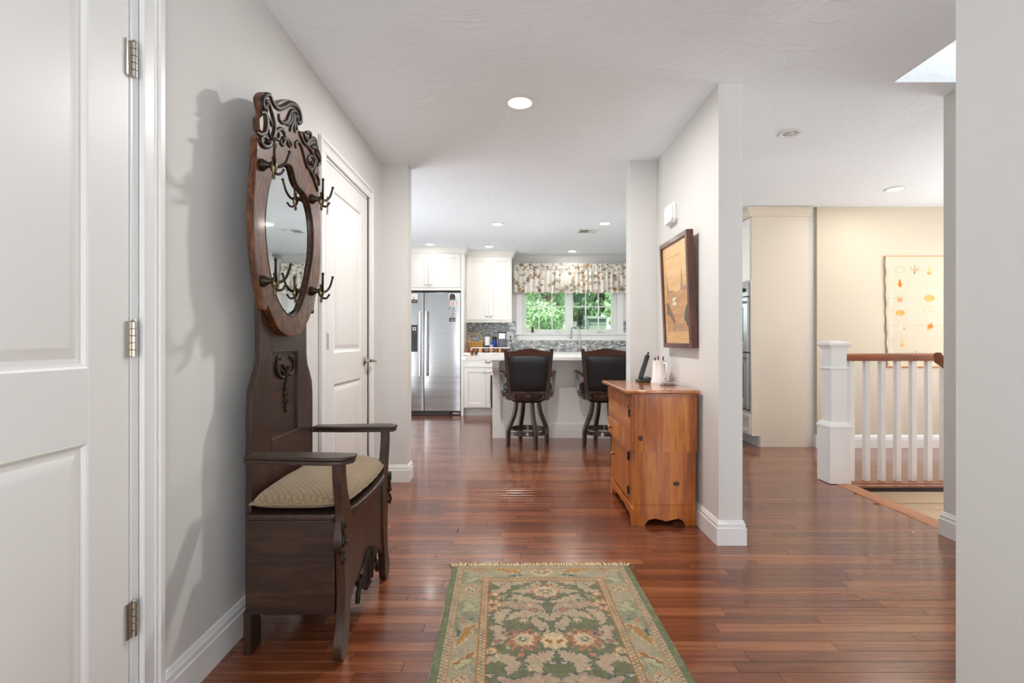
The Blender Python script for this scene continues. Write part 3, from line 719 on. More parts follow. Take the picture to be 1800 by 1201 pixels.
scroll(Z7([(335, 480), (360, 520), (350, 570), (325, 560)]), .009, mb=mb)
scroll(Z7([(435, 540), (445, 600), (478, 655)]), .010, mb=mb); scroll(Z7([(452, 570), (480, 610), (488, 645)]), .010, mb=mb)
scroll(Z7([(305, 590), (318, 630), (312, 660)]), .010, mb=mb)
obj('tendril_carving', mb, M['oak_carved'], ht, angle=60)
mb = MB()      # far scroll and drooping leaves
scroll(Z7([(538, 665), (530, 615), (558, 595), (590, 640), (615, 720), (635, 800), (665, 870), (712, 880), (732, 820), (715, 755), (678, 750), (665, 800), (690, 825)]), .010, mb=mb, ball=.010)
scroll(Z7([(572, 485), (590, 545), (625, 610), (670, 650), (705, 715), (738, 790), (742, 880), (725, 960), (742, 1040)]), .012, mb=mb)
scroll(Z7([(620, 500), (640, 560), (690, 585), (690, 510), (640, 495)]), .012, mb=mb)
for q, r in (([(650, 620), (690, 570), (735, 570), (755, 620)], .013), ([(665, 630), (720, 600), (755, 650), (770, 720)], .013), ([(700, 650), (745, 660), (775, 720), (795, 780)], .014), ([(740, 700), (775, 760), (790, 810), (765, 845)], .012),
             ([(685, 895), (715, 960), (742, 1010)], .011), ([(745, 930), (775, 990), (780, 1060)], .010), ([(725, 990), (750, 1060), (768, 1120)], .009)):
    scroll(Z7(q), r, mb=mb)
obj('leaf_carving', mb, M['oak_carved'], ht, angle=60)
# carved lyre on the back panel
PX = BX-.012
Z2 = lambda pts: [(420+a/3.533, 500+b/3.533) for a, b in pts]
mb = MB()
for q, r in (([(252, 470), (242, 450), (230, 475), (228, 520), (238, 560), (265, 580), (275, 560), (262, 535)], .0075), ([(325, 465), (312, 450), (330, 455), (336, 500), (328, 540), (310, 560), (296, 545), (303, 520)], .0075),
             ([(270, 510), (268, 500), (285, 530), (290, 580), (285, 620)], .007), ([(300, 505), (303, 520), (295, 560), (288, 620)], .007), ([(285, 610), (284, 640), (286, 660)], .008),
             ([(272, 690), (285, 660), (292, 690)], .007), ([(286, 660), (284, 710)], .006), ([(274, 730), (286, 705), (296, 735)], .006), ([(286, 720), (287, 765), (286, 790)], .006)):
    scroll(Z2(q), r, X=PX, mb=mb, lift=.004, flat=.9)
for a, b, r in ((272, 508, .007), (302, 512, .007), (287, 775, .006), (287, 790, .005), (285, 650, .007)): mb.ball((PX+.005, *onX(420+a/3.533, 500+b/3.533, PX)), r, 10, 7)
obj('lyre_carving', mb, M['oak_carved'], ht, angle=60)
# box seat
FX = -.566
mb = MB(); mb.box(BX, -.60, 1.703, 1.721, .15, .462); obj('side_panel', mb, M['oak_x'], ht, bevel=.0015)
mb = MB(); mb.box(BX, -.60, 2.279, 2.297, .15, .462); obj('side_panel', mb, M['oak_x'], ht, bevel=.0015)
mb = MB(); mb.box(BX, -.60, 1.72, 2.28, .15, .162); obj('seat_bottom', mb, M['oak_x'], ht, smooth=False)
fp = [(1.735, .455), (1.735, .14), (1.77, .135), (1.80, .16), (1.84, .19), (1.875, .19), (1.90, .15), (1.96, .128), (2.04, .128), (2.10, .15), (2.125, .19), (2.16, .19), (2.20, .16), (2.23, .135), (2.265, .14), (2.265, .455)]
plate('front_panel', [fp], mpF, -.592, -.574, .002, M['oak'], ht)
lid = [(BX, 1.70), (-.62, 1.70), (-.585, 1.715), (-.57, 1.76), (-.556, 1.80), (-.550, 1.88), (-.546, 2.0), (-.550, 2.12), (-.556, 2.20), (-.57, 2.24), (-.585, 2.285), (-.62, 2.30), (BX, 2.30)]
plate('seat_lid', [lid], lambda u, v, d: (u, v, d), .468, .490, .006, M['oak_y'], ht)
lid2 = [(a-(.012 if a > BX else 0), 2.0+(b-2.0)*.985) for a, b in lid]
plate('lid_moulding', [lid2], lambda u, v, d: (u, v, d), .452, .469, .003, M['oak_y'], ht)
# front legs running up as arm posts, shaped boards
legp = [(.262, .006), (.30, .0), (.325, .012), (.336, .04), (.326, .075), (.306, .11), (.296, .16), (.292, .22), (.296, .28), (.302, .335), (.306, .36), (.322, .372), (.33, .392), (.325, .42), (.316, .445), (.306, .47), (.310, .52), (.325, .57), (.335, .62), (.336, .668),
        (.282, .668), (.278, .62), (.262, .56), (.232, .50), (.216, .455), (.214, .38), (.218, .26), (.226, .19), (.236, .14), (.244, .09), (.246, .05)]
for s in (-1, 1):
    plate('front_leg', [[(HY+s*a, b) for a, b in legp]], mpF, FX-.030, FX, .003, M['oak'], ht)
    mb = MB()     # rosette carving on the knee of the leg
    S = lambda a, b, d=0: (FX+.003+d, HY+s*a, b)
    mb.tube(smooth_path([S(.30, .452), S(.322, .47), S(.325, .445), S(.312, .425), S(.322, .40), S(.306, .392), S(.302, .412)], 5), .008, 8, flat=((1, 0, 0), .8))
    mb.tube(smooth_path([S(.315, .372), S(.328, .352), S(.318, .336), S(.305, .345)], 5), .008, 8, flat=((1, 0, 0), .8)); mb.ball(S(.306, .400, .004), .009); mb.ball(S(.322, .352, .003), .008)
    obj('leg_carving', mb, M['oak_carved'], ht, angle=60)
    arm = [(BX, HY+s*.262), (BX, HY+s*.318), (-.80, HY+s*.332), (-.70, HY+s*.345), (-.62, HY+s*.352), (-.558, HY+s*.350), (-.526, HY+s*.312), (-.532, HY+s*.272), (-.62, HY+s*.262), (-.75, HY+s*.255)]
    plate('armrest', [arm], lambda u, v, d: (u, v, d), .681, .693, .003, M['oak_x'], ht)
    arm2 = [(a-(.004 if a > -.6 else 0), b) for a, b in arm]
    plate('armrest_moulding', [arm2], lambda u, v, d: (u, v, d), .667, .680, .003, M['oak_x'], ht)
    mb = MB(); mb.box(BX-.022, BX+.004, HY+s*.25-.03, HY+s*.25+.03, 0, .15); obj('rear_leg', mb, M['oak'], ht, bevel=.002)
mb = MB()          # carved apron ornament
A = lambda a, b, d=0: (-.572+d, HY+a, b)
for q, r in (([(-.135, .105), (-.125, .14), (-.10, .165), (-.075, .19), (-.055, .165), (-.07, .14), (-.09, .15)], .010), ([(-.05, .12), (-.045, .17), (-.03, .215), (.0, .245)], .012), ([(.0, .12), (.0, .18), (.01, .245)], .012), ([(.04, .12), (.045, .17), (.05, .215), (.03, .24)], .012),
             ([(.135, .105), (.125, .14), (.10, .165), (.085, .2), (.06, .175), (.07, .145), (.09, .15)], .010), ([(-.03, .11), (.03, .11)], .010), ([(.1, .22), (.085, .2), (.11, .19)], .009), ([(-.1, .19), (-.07, .2), (-.05, .22)], .009)):
    mb.tube(smooth_path([A(a, b) for a, b in q], 5), r, 8, flat=((1, 0, 0), .9))
obj('apron_carving', mb, M['oak_carved'], ht, angle=60)
# coat hooks
def hook(y, z):
    x = HX; mb = MB()
    mb.lathe([(.0, 0), (.021, 0), (.0215, .006), (.015, .015), (.010, .024), (.0085, .034), (.0, .034)], (x, y, z), 20, 'X')
    h = obj('coat_hook', mb, M['bronze'], ht)
    mb = MB(); c = Vector((x+.043, y, z))
    mb.lathe([(0, .030), (.006, .028), (.0075, .020), (.004, .016), (.010, .010), (.013, -.004), (.011, -.018), (.006, -.026), (.004, -.034), (.0065, -.040), (.005, -.048), (.0, -.052)], c, 16)
    obj('hook_body', mb, M['brass'], h)
    mb = MB()
    for s in (-1, 1):
        P = smooth_path([c+Vector((0, 0, .002)), c+Vector((.012, s*.018, -.001)), c+Vector((.022, s*.042, .022)), c+Vector((.029, s*.058, .066))], 6)
        mb.tube(P, [.006-.002*i/len(P) for i in range(len(P))], 8); mb.ball(P[-1], .0062, 10, 7)
    P = smooth_path([c+Vector((0, 0, -.022)), c+Vector((.010, 0, -.032)), c+Vector((.024, 0, -.031)), c+Vector((.034, 0, -.018))], 5)
    mb.tube(P, [.0055-.0015*i/len(P) for i in range(len(P))], 8); mb.ball(P[-1], .0052, 10, 7)
    obj('prong', mb, M['bronze'], h)
for y, z in ((1.752, 1.690), (2.19, 1.695), (1.762, 1.287), (2.188, 1.295)): hook(y, z)
# seat cushion: boxed, crowned top, welted edge
x0, x1, y0, y1 = -.888, -.578, 1.705, 2.295; NX, NY = 28, 44
def cpos(u, v, top):
    a = u*2-1; b = v*2-1
    x = x0+(x1-x0)*u; yy = (y0+y1)/2+(y1-y0)/2*b
    if u > .5: yy = (y0+y1)/2+(y1-y0)/2*b*(1-.10*((u-.5)/.5)**3)
    x += .020*(1-b*b)*max(0, u)**3
    e = max(0., (1-abs(a)**3.5)*(1-abs(b)**4.5))
    wr = .004*math.sin(b*9+a*3)*math.sin(a*5-b*2) + .005*math.sin(3*b)*(1-a*a)
    return (x, yy, (.522+(.056*e**.42)+wr*e) if top else (.522-(.030*e**.4)))
mb = MB(); top = [cpos(i/NX, j/NY, True) for i in range(NX+1) for j in range(NY+1)]; bot = [cpos(i/NX, j/NY, False) for i in range(NX+1) for j in range(NY+1)]
fs = []
for i in range(NX):
    for j in range(NY):
        a = i*(NY+1)+j; fs.append((a, a+1, a+NY+2, a+NY+1))
mb.add(top, fs); n0 = len(top)
mb.add(bot, [tuple(reversed(f)) for f in fs])
edge = [i*(NY+1) for i in range(NX+1)]+[NX*(NY+1)+j for j in range(1, NY+1)]+[i*(NY+1)+NY for i in range(NX-1, -1, -1)]+[j for j in range(NY-1, 0, -1)]
cu = thing('seat_cushion', 'tan patterned cushion lying on the seat of the hall tree', 'cushion', (-.73, 2.0, .49))
o = obj('cushion_cover', mb, M['cushion'], cu, angle=180)
bm = bmesh.new(); bm.from_mesh(o.data); bmesh.ops.remove_doubles(bm, verts=bm.verts, dist=1e-4); bmesh.ops.recalc_face_normals(bm, faces=bm.faces); bm.to_mesh(o.data); bm.free()
mb = MB(); wl = [Vector(top[i]) for i in edge]; wl = [p+Vector((.001*math.sin(i*1.7), .001*math.sin(i*2.3), .0015*math.sin(i*1.1))) for i, p in enumerate(wl)]
mb.tube(wl+[wl[0], wl[1]], .0045, 7, cap=False); obj('piping', mb, M['cushion_side'], cu, angle=180)

# ================================================================== PINE CABINET (dry sink)
px0, pxr = .690, 1.076; PY0, PY1 = 2.925, 3.60
M['pine_mid'] = wood('pine_mid', [(148, 74, 18), (180, 98, 28), (202, 124, 50)], 'Z', 10, .32, .4, stretch=12)
pc = thing('pine_cabinet', 'orange knotty pine cabinet with a small drawer against the right wall', 'cabinet', (.88, 3.26, 0))
top = [(.652, 2.885), (1.080, 2.885), (1.080, 3.645), (.652, 3.645)]
plate('cabinet_top', [top], lambda u, v, d: (u, v, d), .773, .794, .007, M['pine_top'], pc)
mb = MB(); mb.box(px0+.008, pxr-.002, PY0+.004, PY1-.004, .745, .776); obj('top_moulding', mb, M['pine_dark'], pc, bevel=.004)
# side of the upper box from three glued boards, each with its own colour
def boards(name, edges, mats, z0, z1, ya, yb):
    for (a, b), m in zip(edges, mats):
        mb = MB(); mb.box(a, b-.0006, ya, yb, z0, z1); obj(name, mb, M[m], pc, smooth=False)
for ya, yb in ((PY0, PY0+.019), (PY1-.019, PY1)):
    boards('side_board', [(px0+.0205, .873), (.873, .925), (.925, 1.03), (1.03, pxr)], ['pine', 'pine_light', 'pine', 'pine_dark'], .43, .752, ya, yb)
    boards('lower_side_board', [(.712, .915), (.915, 1.0), (1.0, 1.072)], ['pine', 'pine_mid', 'pine_dark'], .12, .43, ya+(.010 if ya < 3.2 else 0), yb)
    # lower edge with the scalloped cut
    cut = [(.712, .122), (.712, 0), (.775, 0), (.782, .02), (.80, .036), (.835, .042), (.87, .034), (.90, .026), (.93, .034), (.965, .042), (.99, .034), (1.005, .018), (1.01, 0), (1.072, 0), (1.072, .122)]
    mb = MB(); mb.prism(cut, lambda u, v, d: (u, d, v), ya+(.010 if ya < 3.2 else 0), yb); obj('side_apron', mb, M['pine'], pc, smooth=False)
for x, z, a, b, yy in ((.747, .512, .014, .017, PY0-.0006), (.958, .245, .020, .013, PY0+.0094)):
    mb = MB(); mb.lathe([(0, 0), (a, 0), (a*.9, .0008), (0, .0008)], (x, yy, z), 20, 'Y', sx=1, sy=b/a); obj('knot', mb, M['knot'], pc)
# front of the upper box: falling lid with scalloped valance, corner strip
mpP = fW(px0)
mb = MB(); mb.ubox(mpP, PY0, PY0+.022, .43, .752, -.02, 0); obj('corner_strip', mb, M['pine_dark'], pc, bevel=.003)
lidp = [(PY0+.024, .430), (PY1, .430), (PY1, .752), (PY0+.024, .752)]
mb = MB(); mb.ubox(mpP, PY0+.024, PY1, .55, .752, -.02, -.001); obj('front_board', mb, M['pine_y'], pc, smooth=False)
mb = MB(); mb.ubox(mpP, PY0+.024, 3.30, .43, .5494, -.02, -.001); obj('front_board', mb, M['pine_mid'], pc, smooth=False)
mb = MB(); zt = .752; sc_ = [(PY0+.024, zt), (PY1, zt), (PY1, zt-.05)]
yy = PY1
while yy > PY0+.06:
    L = min(.09, yy-PY0-.024)
    for k in range(1, 7): sc_.append((yy-L*k/6, zt-.05-.024*math.sin(PI*k/6)**.7))
    yy -= L
sc_.append((PY0+.024, zt-.05))
mb.prism(sc_, mpP, -.001, .005); obj('scalloped_trim', mb, M['pine'], pc, smooth=False)
mb = MB(); mb.ubox(mpP, 3.303, PY1-.004, .434, .546, -.02, .002); dr = obj('drawer', mb, M['pine_light'], pc, bevel=.002)
def knob(parent, c, mt, ax=-1):
    mb = MB(); mb.lathe([(0, 0), (.008, 0), (.007, .010), (.011, .015), (.0145, .022), (.012, .029), (.006, .032), (0, .0325)] if ax > 0 else [(0, 0), (.008, 0), (.007, -.010), (.011, -.015), (.0145, -.022), (.012, -.029), (.006, -.032), (0, -.0325)], c, 18, 'X')
    return obj('knob', mb, M[mt], parent)
knob(dr, (px0-.002, 3.45, .492), 'pine_dark')
for yy, zz in ((PY0+.035, .655), (PY1-.02, .70)):
    mb = MB(); mb.ubox(mpP, yy-.02, yy+.02, zz-.022, zz+.022, 0, .003); mb.cyl((px0-.003, yy-.013, zz-.022), (px0-.003, yy-.013, zz+.022), .004); obj('iron_hinge', mb, M['iron'], pc, bevel=.001)
# lower front: door, stile, scalloped base
mpQ = fW(.716)
for ya, yb in ((PY0+.022, 3.075), (3.53, PY1-.022)): mb = MB(); mb.ubox(mpQ, ya, yb, .10, .43, -.02, 0); obj('stile', mb, M['pine'], pc, bevel=.0015)
mb = MB(); mb.ubox(mpQ, 3.08, 3.526, .112, .425, -.018, .004); dd = obj('cabinet_door', mb, M['pine'], pc, bevel=.003)
knob(dd, (.712, 3.47, .305), 'pine_dark')
for zz in (.375, .165):
    mb = MB(); mb.ubox(mpQ, 3.075, 3.105, zz-.025, zz+.025, .004, .007); mb.cyl((.711, 3.077, zz-.025), (.711, 3.077, zz+.025), .004); obj('iron_hinge', mb, M['iron'], pc, bevel=.001)
bs = [(PY0+.006, 0), (PY0+.06, 0), (PY0+.068, .025), (PY0+.10, .045), (PY0+.14, .05), (PY0+.17, .042), (PY0+.21, .055), (PY0+.27, .062), (3.26, .052), (3.29, .058), (3.36, .062), (3.42, .055), (3.45, .042), (3.49, .05), (3.525, .04), (3.54, 0), (PY1+.002, 0), (PY1+.002, .10), (PY0+.006, .10)]
mb = MB(); mb.prism(bs, mpQ, -.018, .012); obj('base_apron', mb, M['pine'], pc, bevel=.002, smooth=False)
mb = MB(); mb.box(.72, 1.07, PY0+.02, PY1-.02, .11, .745); obj('carcass', mb, M['dark'], pc, smooth=False)

# ---- things on the pine cabinet
ZT = .794
t = thing('cordless_phone', 'black cordless telephone upright in its cradle on the pine cabinet', 'phone', (.915, 3.50, ZT))
mb = MB(); mb.add([(.868, 3.455, ZT), (.962, 3.455, ZT), (.962, 3.555, ZT), (.868, 3.555, ZT), (.874, 3.46, ZT+.018), (.955, 3.46, ZT+.035), (.955, 3.55, ZT+.035), (.874, 3.55, ZT+.018)],
                  [(3, 2, 1, 0), (0, 1, 5, 4), (1, 2, 6, 5), (2, 3, 7, 6), (3, 0, 4, 7), (4, 5, 6, 7)]); obj('cradle', mb, M['black_plastic'], t, bevel=.004)
R = Euler((0, math.radians(17), 0)).to_matrix(); c0 = Vector((.918, 3.505, ZT+.105))
mb = MB(); mb.obox(c0, (.026, .050, .175), R); hs = obj('handset', mb, M['black_plastic'], t, bevel=.008, seg=3)
mb = MB(); mb.obox(c0+R @ Vector((-.0135, 0, .035)), (.002, .034, .045), R); obj('display', mb, M['grey_plastic'], hs)
for i in range(4):
    for j in range(3):
        mb = MB(); mb.obox(c0+R @ Vector((-.0135, (j-1)*.013, -.012-i*.014)), (.003, .009, .008), R); obj('key', mb, M['grey_plastic'], hs)
mb = MB(); mb.tube([c0+R @ Vector((.004, .012, .085)), c0+R @ Vector((.004, .012, .108))], .006, 10); obj('antenna', mb, M['black_plastic'], hs)
t = thing('ceramic_mug', 'white ceramic mug holding pens on the pine cabinet', 'mug', (1.0, 3.42, ZT))
mx, my = .998, 3.42
mb = MB(); mb.lathe([(0, ZT), (.056, ZT), (.056, ZT+.010), (.048, ZT+.030), (.044, ZT+.10), (.0435, ZT+.146), (.0455, ZT+.152), (.0425, ZT+.154), (.040, ZT+.146), (.040, ZT+.02), (0, ZT+.02)], (mx, my, 0), 36); obj('mug_body', mb, M['ceramic'], t)
mb = MB(); mb.tube(smooth_path([(mx+.02, my-.038, ZT+.135), (mx+.03, my-.072, ZT+.130), (mx+.03, my-.078, ZT+.085), (mx+.026, my-.062, ZT+.045), (mx+.02, my-.040, ZT+.032)], 6), .0065, 10); obj('mug_handle', mb, M['ceramic'], t)
PENS = [('pen_a', -.022, -.010, -.010, -.02, .172, 'black_plastic', 'black pen standing at the left side of the white mug'), ('pen_b', -.005, .012, .004, .01, .182, 'mug_red', 'thin reddish pen sticking up highest from the white mug'),
        ('pen_c', .018, -.008, .006, -.02, .170, 'black_plastic', 'thick black marker in the middle right of the white mug'), ('pen_d', .026, .008, .008, .02, .178, 'navy', 'slanted dark pen at the right rim of the white mug')]
M['mug_red'] = mat('dark_red_plastic', (120, 40, 40), .4)
for nm, dx, dy, tx, ty, top_, mt, lb in PENS:
    a = Vector((mx+dx*.6, my+dy*.6, ZT+.022)); b = Vector((mx+dx+tx, my+dy+ty*.4, ZT+top_)); mb = MB(); q = a.lerp(b, .86)
    mb.tube([a, q, q+(b-a)*.005, b], [.004, .004, .0052, .0046], 8)
    tag(obj('pen', mb, M[mt], base=tuple(a)), lb, 'pen', 'pens in the white mug')
t = thing('card_holder', 'clear card holder with white card in front of the mug', 'card holder', (.995, 3.23, ZT))
mb = MB(); mb.box(.948, 1.052, 3.215, 3.25, ZT, ZT+.004); mb.box(.948, 1.052, 3.215, 3.219, ZT, ZT+.020); obj('holder', mb, M['glass_cone'], t, bevel=.001)
mb = MB(); mb.box(.953, 1.047, 3.220, 3.246, ZT+.004, ZT+.018); obj('card_stack', mb, M['white_plastic'], t, bevel=.001)
mb = MB(); mb.box(.966, 1.034, 3.2142, 3.215, ZT+.006, ZT+.013); obj('printed_line', mb, M['grey_plastic'], t, smooth=False)

# ---- framed inlaid-wood picture (leans out at the top) and door chime on the right wall
pw, ph = .535, .70; tilt = math.asin(.030/ph)
pr = thing('framed_picture', 'dark walnut framed inlaid wood landscape on the right wall', 'picture', (1.088, 3.215, 1.035))
Rt = Matrix.Rotation(-tilt, 3, 'Y')
def pmap(u, v, d):           # u along the wall, v up, d out of the wall
    p = Rt @ Vector((-d, 0, v)); return (1.0905+p.x, 2.945+u, 1.036+p.z)
fr = [(0, 0), (pw, 0), (pw, ph), (0, ph)]
for q, m in (([(0, 0), (pw, 0), (pw-.03, .03), (.03, .03)], 'walnut'), ([(pw, 0), (pw, ph), (pw-.03, ph-.03), (pw-.03, .03)], 'walnut'), ([(pw, ph), (0, ph), (.03, ph-.03), (pw-.03, ph-.03)], 'walnut'), ([(0, ph), (0, 0), (.03, .03), (.03, ph-.03)], 'walnut')):
    mb = MB(); mb.prism(q, pmap, .001, .043); obj('frame_rail', mb, M[m], pr, bevel=.002, smooth=False)
for a, b, m, d in (((.03, .03), (pw-.03, ph-.03), 'v_light', .030),):
    mb = MB(); mb.ubox(pmap, a[0], b[0], a[1], b[1], .006, d); obj('veneer_ground', mb, None, pr, smooth=False)
M['v_light'] = wood('maple_veneer', [(196, 150, 92), (214, 172, 116), (226, 190, 138)], 'Y', 9, .4, .15, stretch=10)
M['v_mid'] = wood('cherry_veneer', [(166, 118, 74), (188, 140, 92), (202, 156, 108)], 'Y', 12, .4, .15, stretch=6)
M['v_dark'] = wood('walnut_veneer', [(84, 62, 48), (112, 84, 64), (132, 100, 76)], 'Z', 12, .4, .15)
M['v_grey'] = wood('grey_veneer', [(132, 104, 84), (156, 126, 102), (172, 144, 118)], 'Z', 12, .4, .15)
M['v_pale'] = mat('holly_veneer', (226, 206, 164), .4)
M['v_green'] = mat('dyed_veneer', (70, 72, 62), .4)
pr.children[-1].data.materials.append(M['v_light'])
def inlay(pts, m, nm='veneer_piece', d=.0306):
    mb = MB(); mb.prism([(.535-a, b) for a, b in pts], pmap, .029, d); obj(nm, mb, M[m], pr, smooth=False)
# outlines drawn in frame metres: a = from the far edge, b = up
inlay([(.07, .105), (.47, .105), (.47, .108), (.07, .108)], 'v_dark', 'veneer_line'); inlay([(.09, .585), (.36, .585), (.36, .588), (.09, .588)], 'v_dark', 'veneer_line')
inlay([(.07, .111), (.47, .111), (.47, .37), (.40, .372), (.33, .36), (.26, .36), (.20, .375), (.13, .36), (.07, .355)], 'v_mid', d=.0305)
inlay([(.085, .36), (.088, .42), (.098, .50), (.104, .42), (.12, .385), (.16, .372), (.21, .378), (.20, .36), (.14, .352)], 'v_grey', d=.0308)
inlay([(.35, .362), (.37, .42), (.385, .50), (.40, .42), (.41, .37), (.44, .39), (.46, .375), (.46, .352)], 'v_grey', d=.0308)
inlay([(.07, .30), (.12, .295), (.16, .25), (.21, .20), (.24, .165), (.225, .155), (.18, .18), (.13, .21), (.07, .225)], 'v_dark', d=.0309)
inlay([(.17, .315), (.20, .335), (.25, .335), (.26, .318), (.30, .30), (.30, .275), (.22, .27), (.18, .29)], 'v_grey', d=.0308)
inlay([(.19, .30), (.255, .306), (.27, .325), (.20, .322)], 'v_pale', d=.0312); inlay([(.195, .278), (.27, .272), (.272, .296), (.20, .295)], 'v_pale', d=.0312)
inlay([(.47, .27), (.44, .25), (.415, .21), (.405, .17), (.43, .165), (.45, .135), (.47, .13)], 'v_green', d=.0309)
inlay([(.24, .165), (.27, .15), (.33, .145), (.42, .155), (.33, .128), (.27, .12), (.21, .112), (.17, .112)], 'v_grey', d=.0308)
t = thing('door_chime', 'white ribbed door chime box high on the right wall', 'door chime', (1.08, 3.40, 1.93))
def cm(u, v, d): return (XR-d, u, v)
rr = lambda a0, a1, b0, b1, r: [(a0+r, b0), (a1-r, b0), (a1, b0+r), (a1, b1-r), (a1-r, b1), (a0+r, b1), (a0, b1-r), (a0, b0+r)]
for i in range(4):
    g = .006*(i % 2); mb = MB(); mb.prism(rr(3.305+g, 3.485-g, 1.865+g, 2.0-g, .02), cm, .009*i, .009*(i+1)); obj('case_rib', mb, M['white_plastic'], t, bevel=.002)
mb = MB(); mb.prism(rr(3.312, 3.478, 1.872, 1.993, .02), cm, .036, .044); obj('cover', mb, M['white_plastic'], t, bevel=.004, seg=3)
mb = MB(); mb.prism(rr(3.335, 3.455, 1.895, 1.97, .014), cm, .044, .0465); obj('cover_badge', mb, M['white_plastic'], t, bevel=.001)
# ================================================================== KITCHEN
def shaker(mp, u0, u1, v0, v1, st=.058, t=.020):
    """frame and recessed centre panel of a cabinet door or drawer front"""
    fr = MB()
    fr.ubox(mp, u0, u0+st, v0, v1, 0, t); fr.ubox(mp, u1-st, u1, v0, v1, 0, t)
    fr.ubox(mp, u0+st, u1-st, v0, v0+st, 0, t); fr.ubox(mp, u0+st, u1-st, v1-st, v1, 0, t)
    pn = MB().relief(mp, (u0+st, u1-st, v0+st, v1-st), [(0, t*.9), (.006, t*.75), (.009, t*.5), (.012, t*.42)])
    return fr, pn
def cab_door(parent, mp, u0, u1, v0, v1, m='cab', knob_at=None, name='door', st=.058, bar=False):
    fr, pn = shaker(mp, u0, u1, v0, v1, st)
    d = obj(name, fr, M[m], parent, bevel=.0015, smooth=False); obj('door_panel' if name == 'door' else 'drawer_panel', pn, M[m], d, smooth=False)
    if knob_at:
        a, b = knob_at; k = MB()
        for p, r in (((0, .006), .006),): k.cyl(mp(a, b, .018), mp(a, b, .036), .005, .006, 10)
        if bar: k.tube([mp(a-.022, b+.004, .040), mp(a-.012, b, .042), mp(a+.012, b, .042), mp(a+.022, b+.004, .040)], [.005, .0085, .0085, .005], 10)
        else: k.ball(mp(a, b, .040), .012, 10, 7)
        obj('knob', k, M['nickel'], d)
    return d
def crown(parent, path, z0, m='cab', h=.084, out=.06):
    p = [(0, 0), (.010, 0), (.012, .012), (.020, .018), (.030, .040), (.046, .058), (out-.004, h-.014), (out, h-.012), (out, h), (0, h)]
    mb = MB(); mb.sweep(path, [(a, z0+b) for a, b in p]); return obj('crown_moulding', mb, M[m], parent, angle=25)

# ---- refrigerator
fy = 7.29
fr_ = thing('refrigerator', 'stainless steel side-by-side refrigerator with two long handles', 'refrigerator', (-1.2, 7.6, 0))
FXA, FXB, FXS = -1.655, -.748, -1.276
mb = MB(); mb.box(FXA+.005, FXB-.005, fy+.06, 7.90, .02, 1.80); obj('body', mb, M['grey_plastic'], fr_, smooth=False)
mb = MB(); mb.box(FXA, FXB, fy+.03, fy+.07, .0, .06); gr = obj('base_grille', mb, M['black_plastic'], fr_, bevel=.002)
for i in range(3):
    mb = MB(); mb.box(FXA+.02, FXB-.16, fy+.024, fy+.03, .012+.016*i, .020+.016*i); obj('grille_slat', mb, M['grey_plastic'], gr, smooth=False)
mb = MB(); mb.box(-.86, -.76, fy+.022, fy+.03, .016, .046); obj('grille_badge', mb, M['steel'], gr, smooth=False)
mb = MB(); mb.box(FXA, FXB, fy+.035, fy+.08, 1.785, 1.805); obj('top_cover', mb, M['black_plastic'], fr_, smooth=False)
M['steel_door'] = M['steel']
DX0, DX1, DZ0, DZ1 = -1.585, -1.366, .93, 1.30
def fdoor(x0, x1, label):
    """slightly bowed door front"""
    mb = MB(); n = 14; prof = []
    for i in range(n+1):
        t = i/n; prof.append((x0+(x1-x0)*t, fy-.010*(1-(2*t-1)**4)))
    poly = prof+[(x1, fy+.055), (x0, fy+.055)]
    mb.prism(poly, lambda u, v, d: (u, v, d), .068, 1.783)
    return obj('door', mb, M['steel'], fr_, bevel=.003, angle=30, label=label)
fl = fdoor(FXA, FXS-.004, 'narrow freezer door with the dispenser'); frr = fdoor(FXS+.004, FXB, 'wide right refrigerator door')
for x, d in ((FXS-.052, fl), (FXS+.040, frr)):
    mb = MB(); mb.tube([(x, fy-.058, .575), (x, fy-.060, 1.03), (x, fy-.058, 1.512)], .018, 16, flat=((0, 1, 0), .7)); h = obj('handle', mb, M['chrome_soft'] if 'chrome_soft' in M else M['steel'], d)
    for z in (.60, 1.49):
        mb = MB(); mb.box(x-.012, x+.012, fy-.055, fy-.005, z-.014, z+.014); obj('handle_mount', mb, M['steel_dark'], h, smooth=False)
dp = MB(); dp.box(-1.60, DX1, fy-.0125, fy-.0085, .925, 1.315); dsp = obj('dispenser', dp, M['steel_dark'], fr_, bevel=.002)
mb = MB(); mb.box(-1.595, DX1-.004, fy-.0165, fy-.012, 1.20, 1.31); obj('control_panel', mb, M['black_plastic'], dsp, bevel=.001)
for i in range(2):
    for j in range(2):
        mb = MB(); mb.box(-1.435+.03*j, -1.415+.03*j, fy-.0178, fy-.0162, 1.235+.028*i, 1.253+.028*i); obj('button', mb, M['white_plastic'], dsp, smooth=False)
mb = MB(); mb.box(-1.59, DX1-.004, fy-.014, fy-.0122, .935, 1.19); obj('dispenser_recess', mb, M['black_plastic'], dsp, smooth=False)
mb = MB(); mb.box(-1.515, -1.475, fy-.020, fy-.0135, .95, 1.15); obj('paddle', mb, M['grey_plastic'], dsp, bevel=.002)
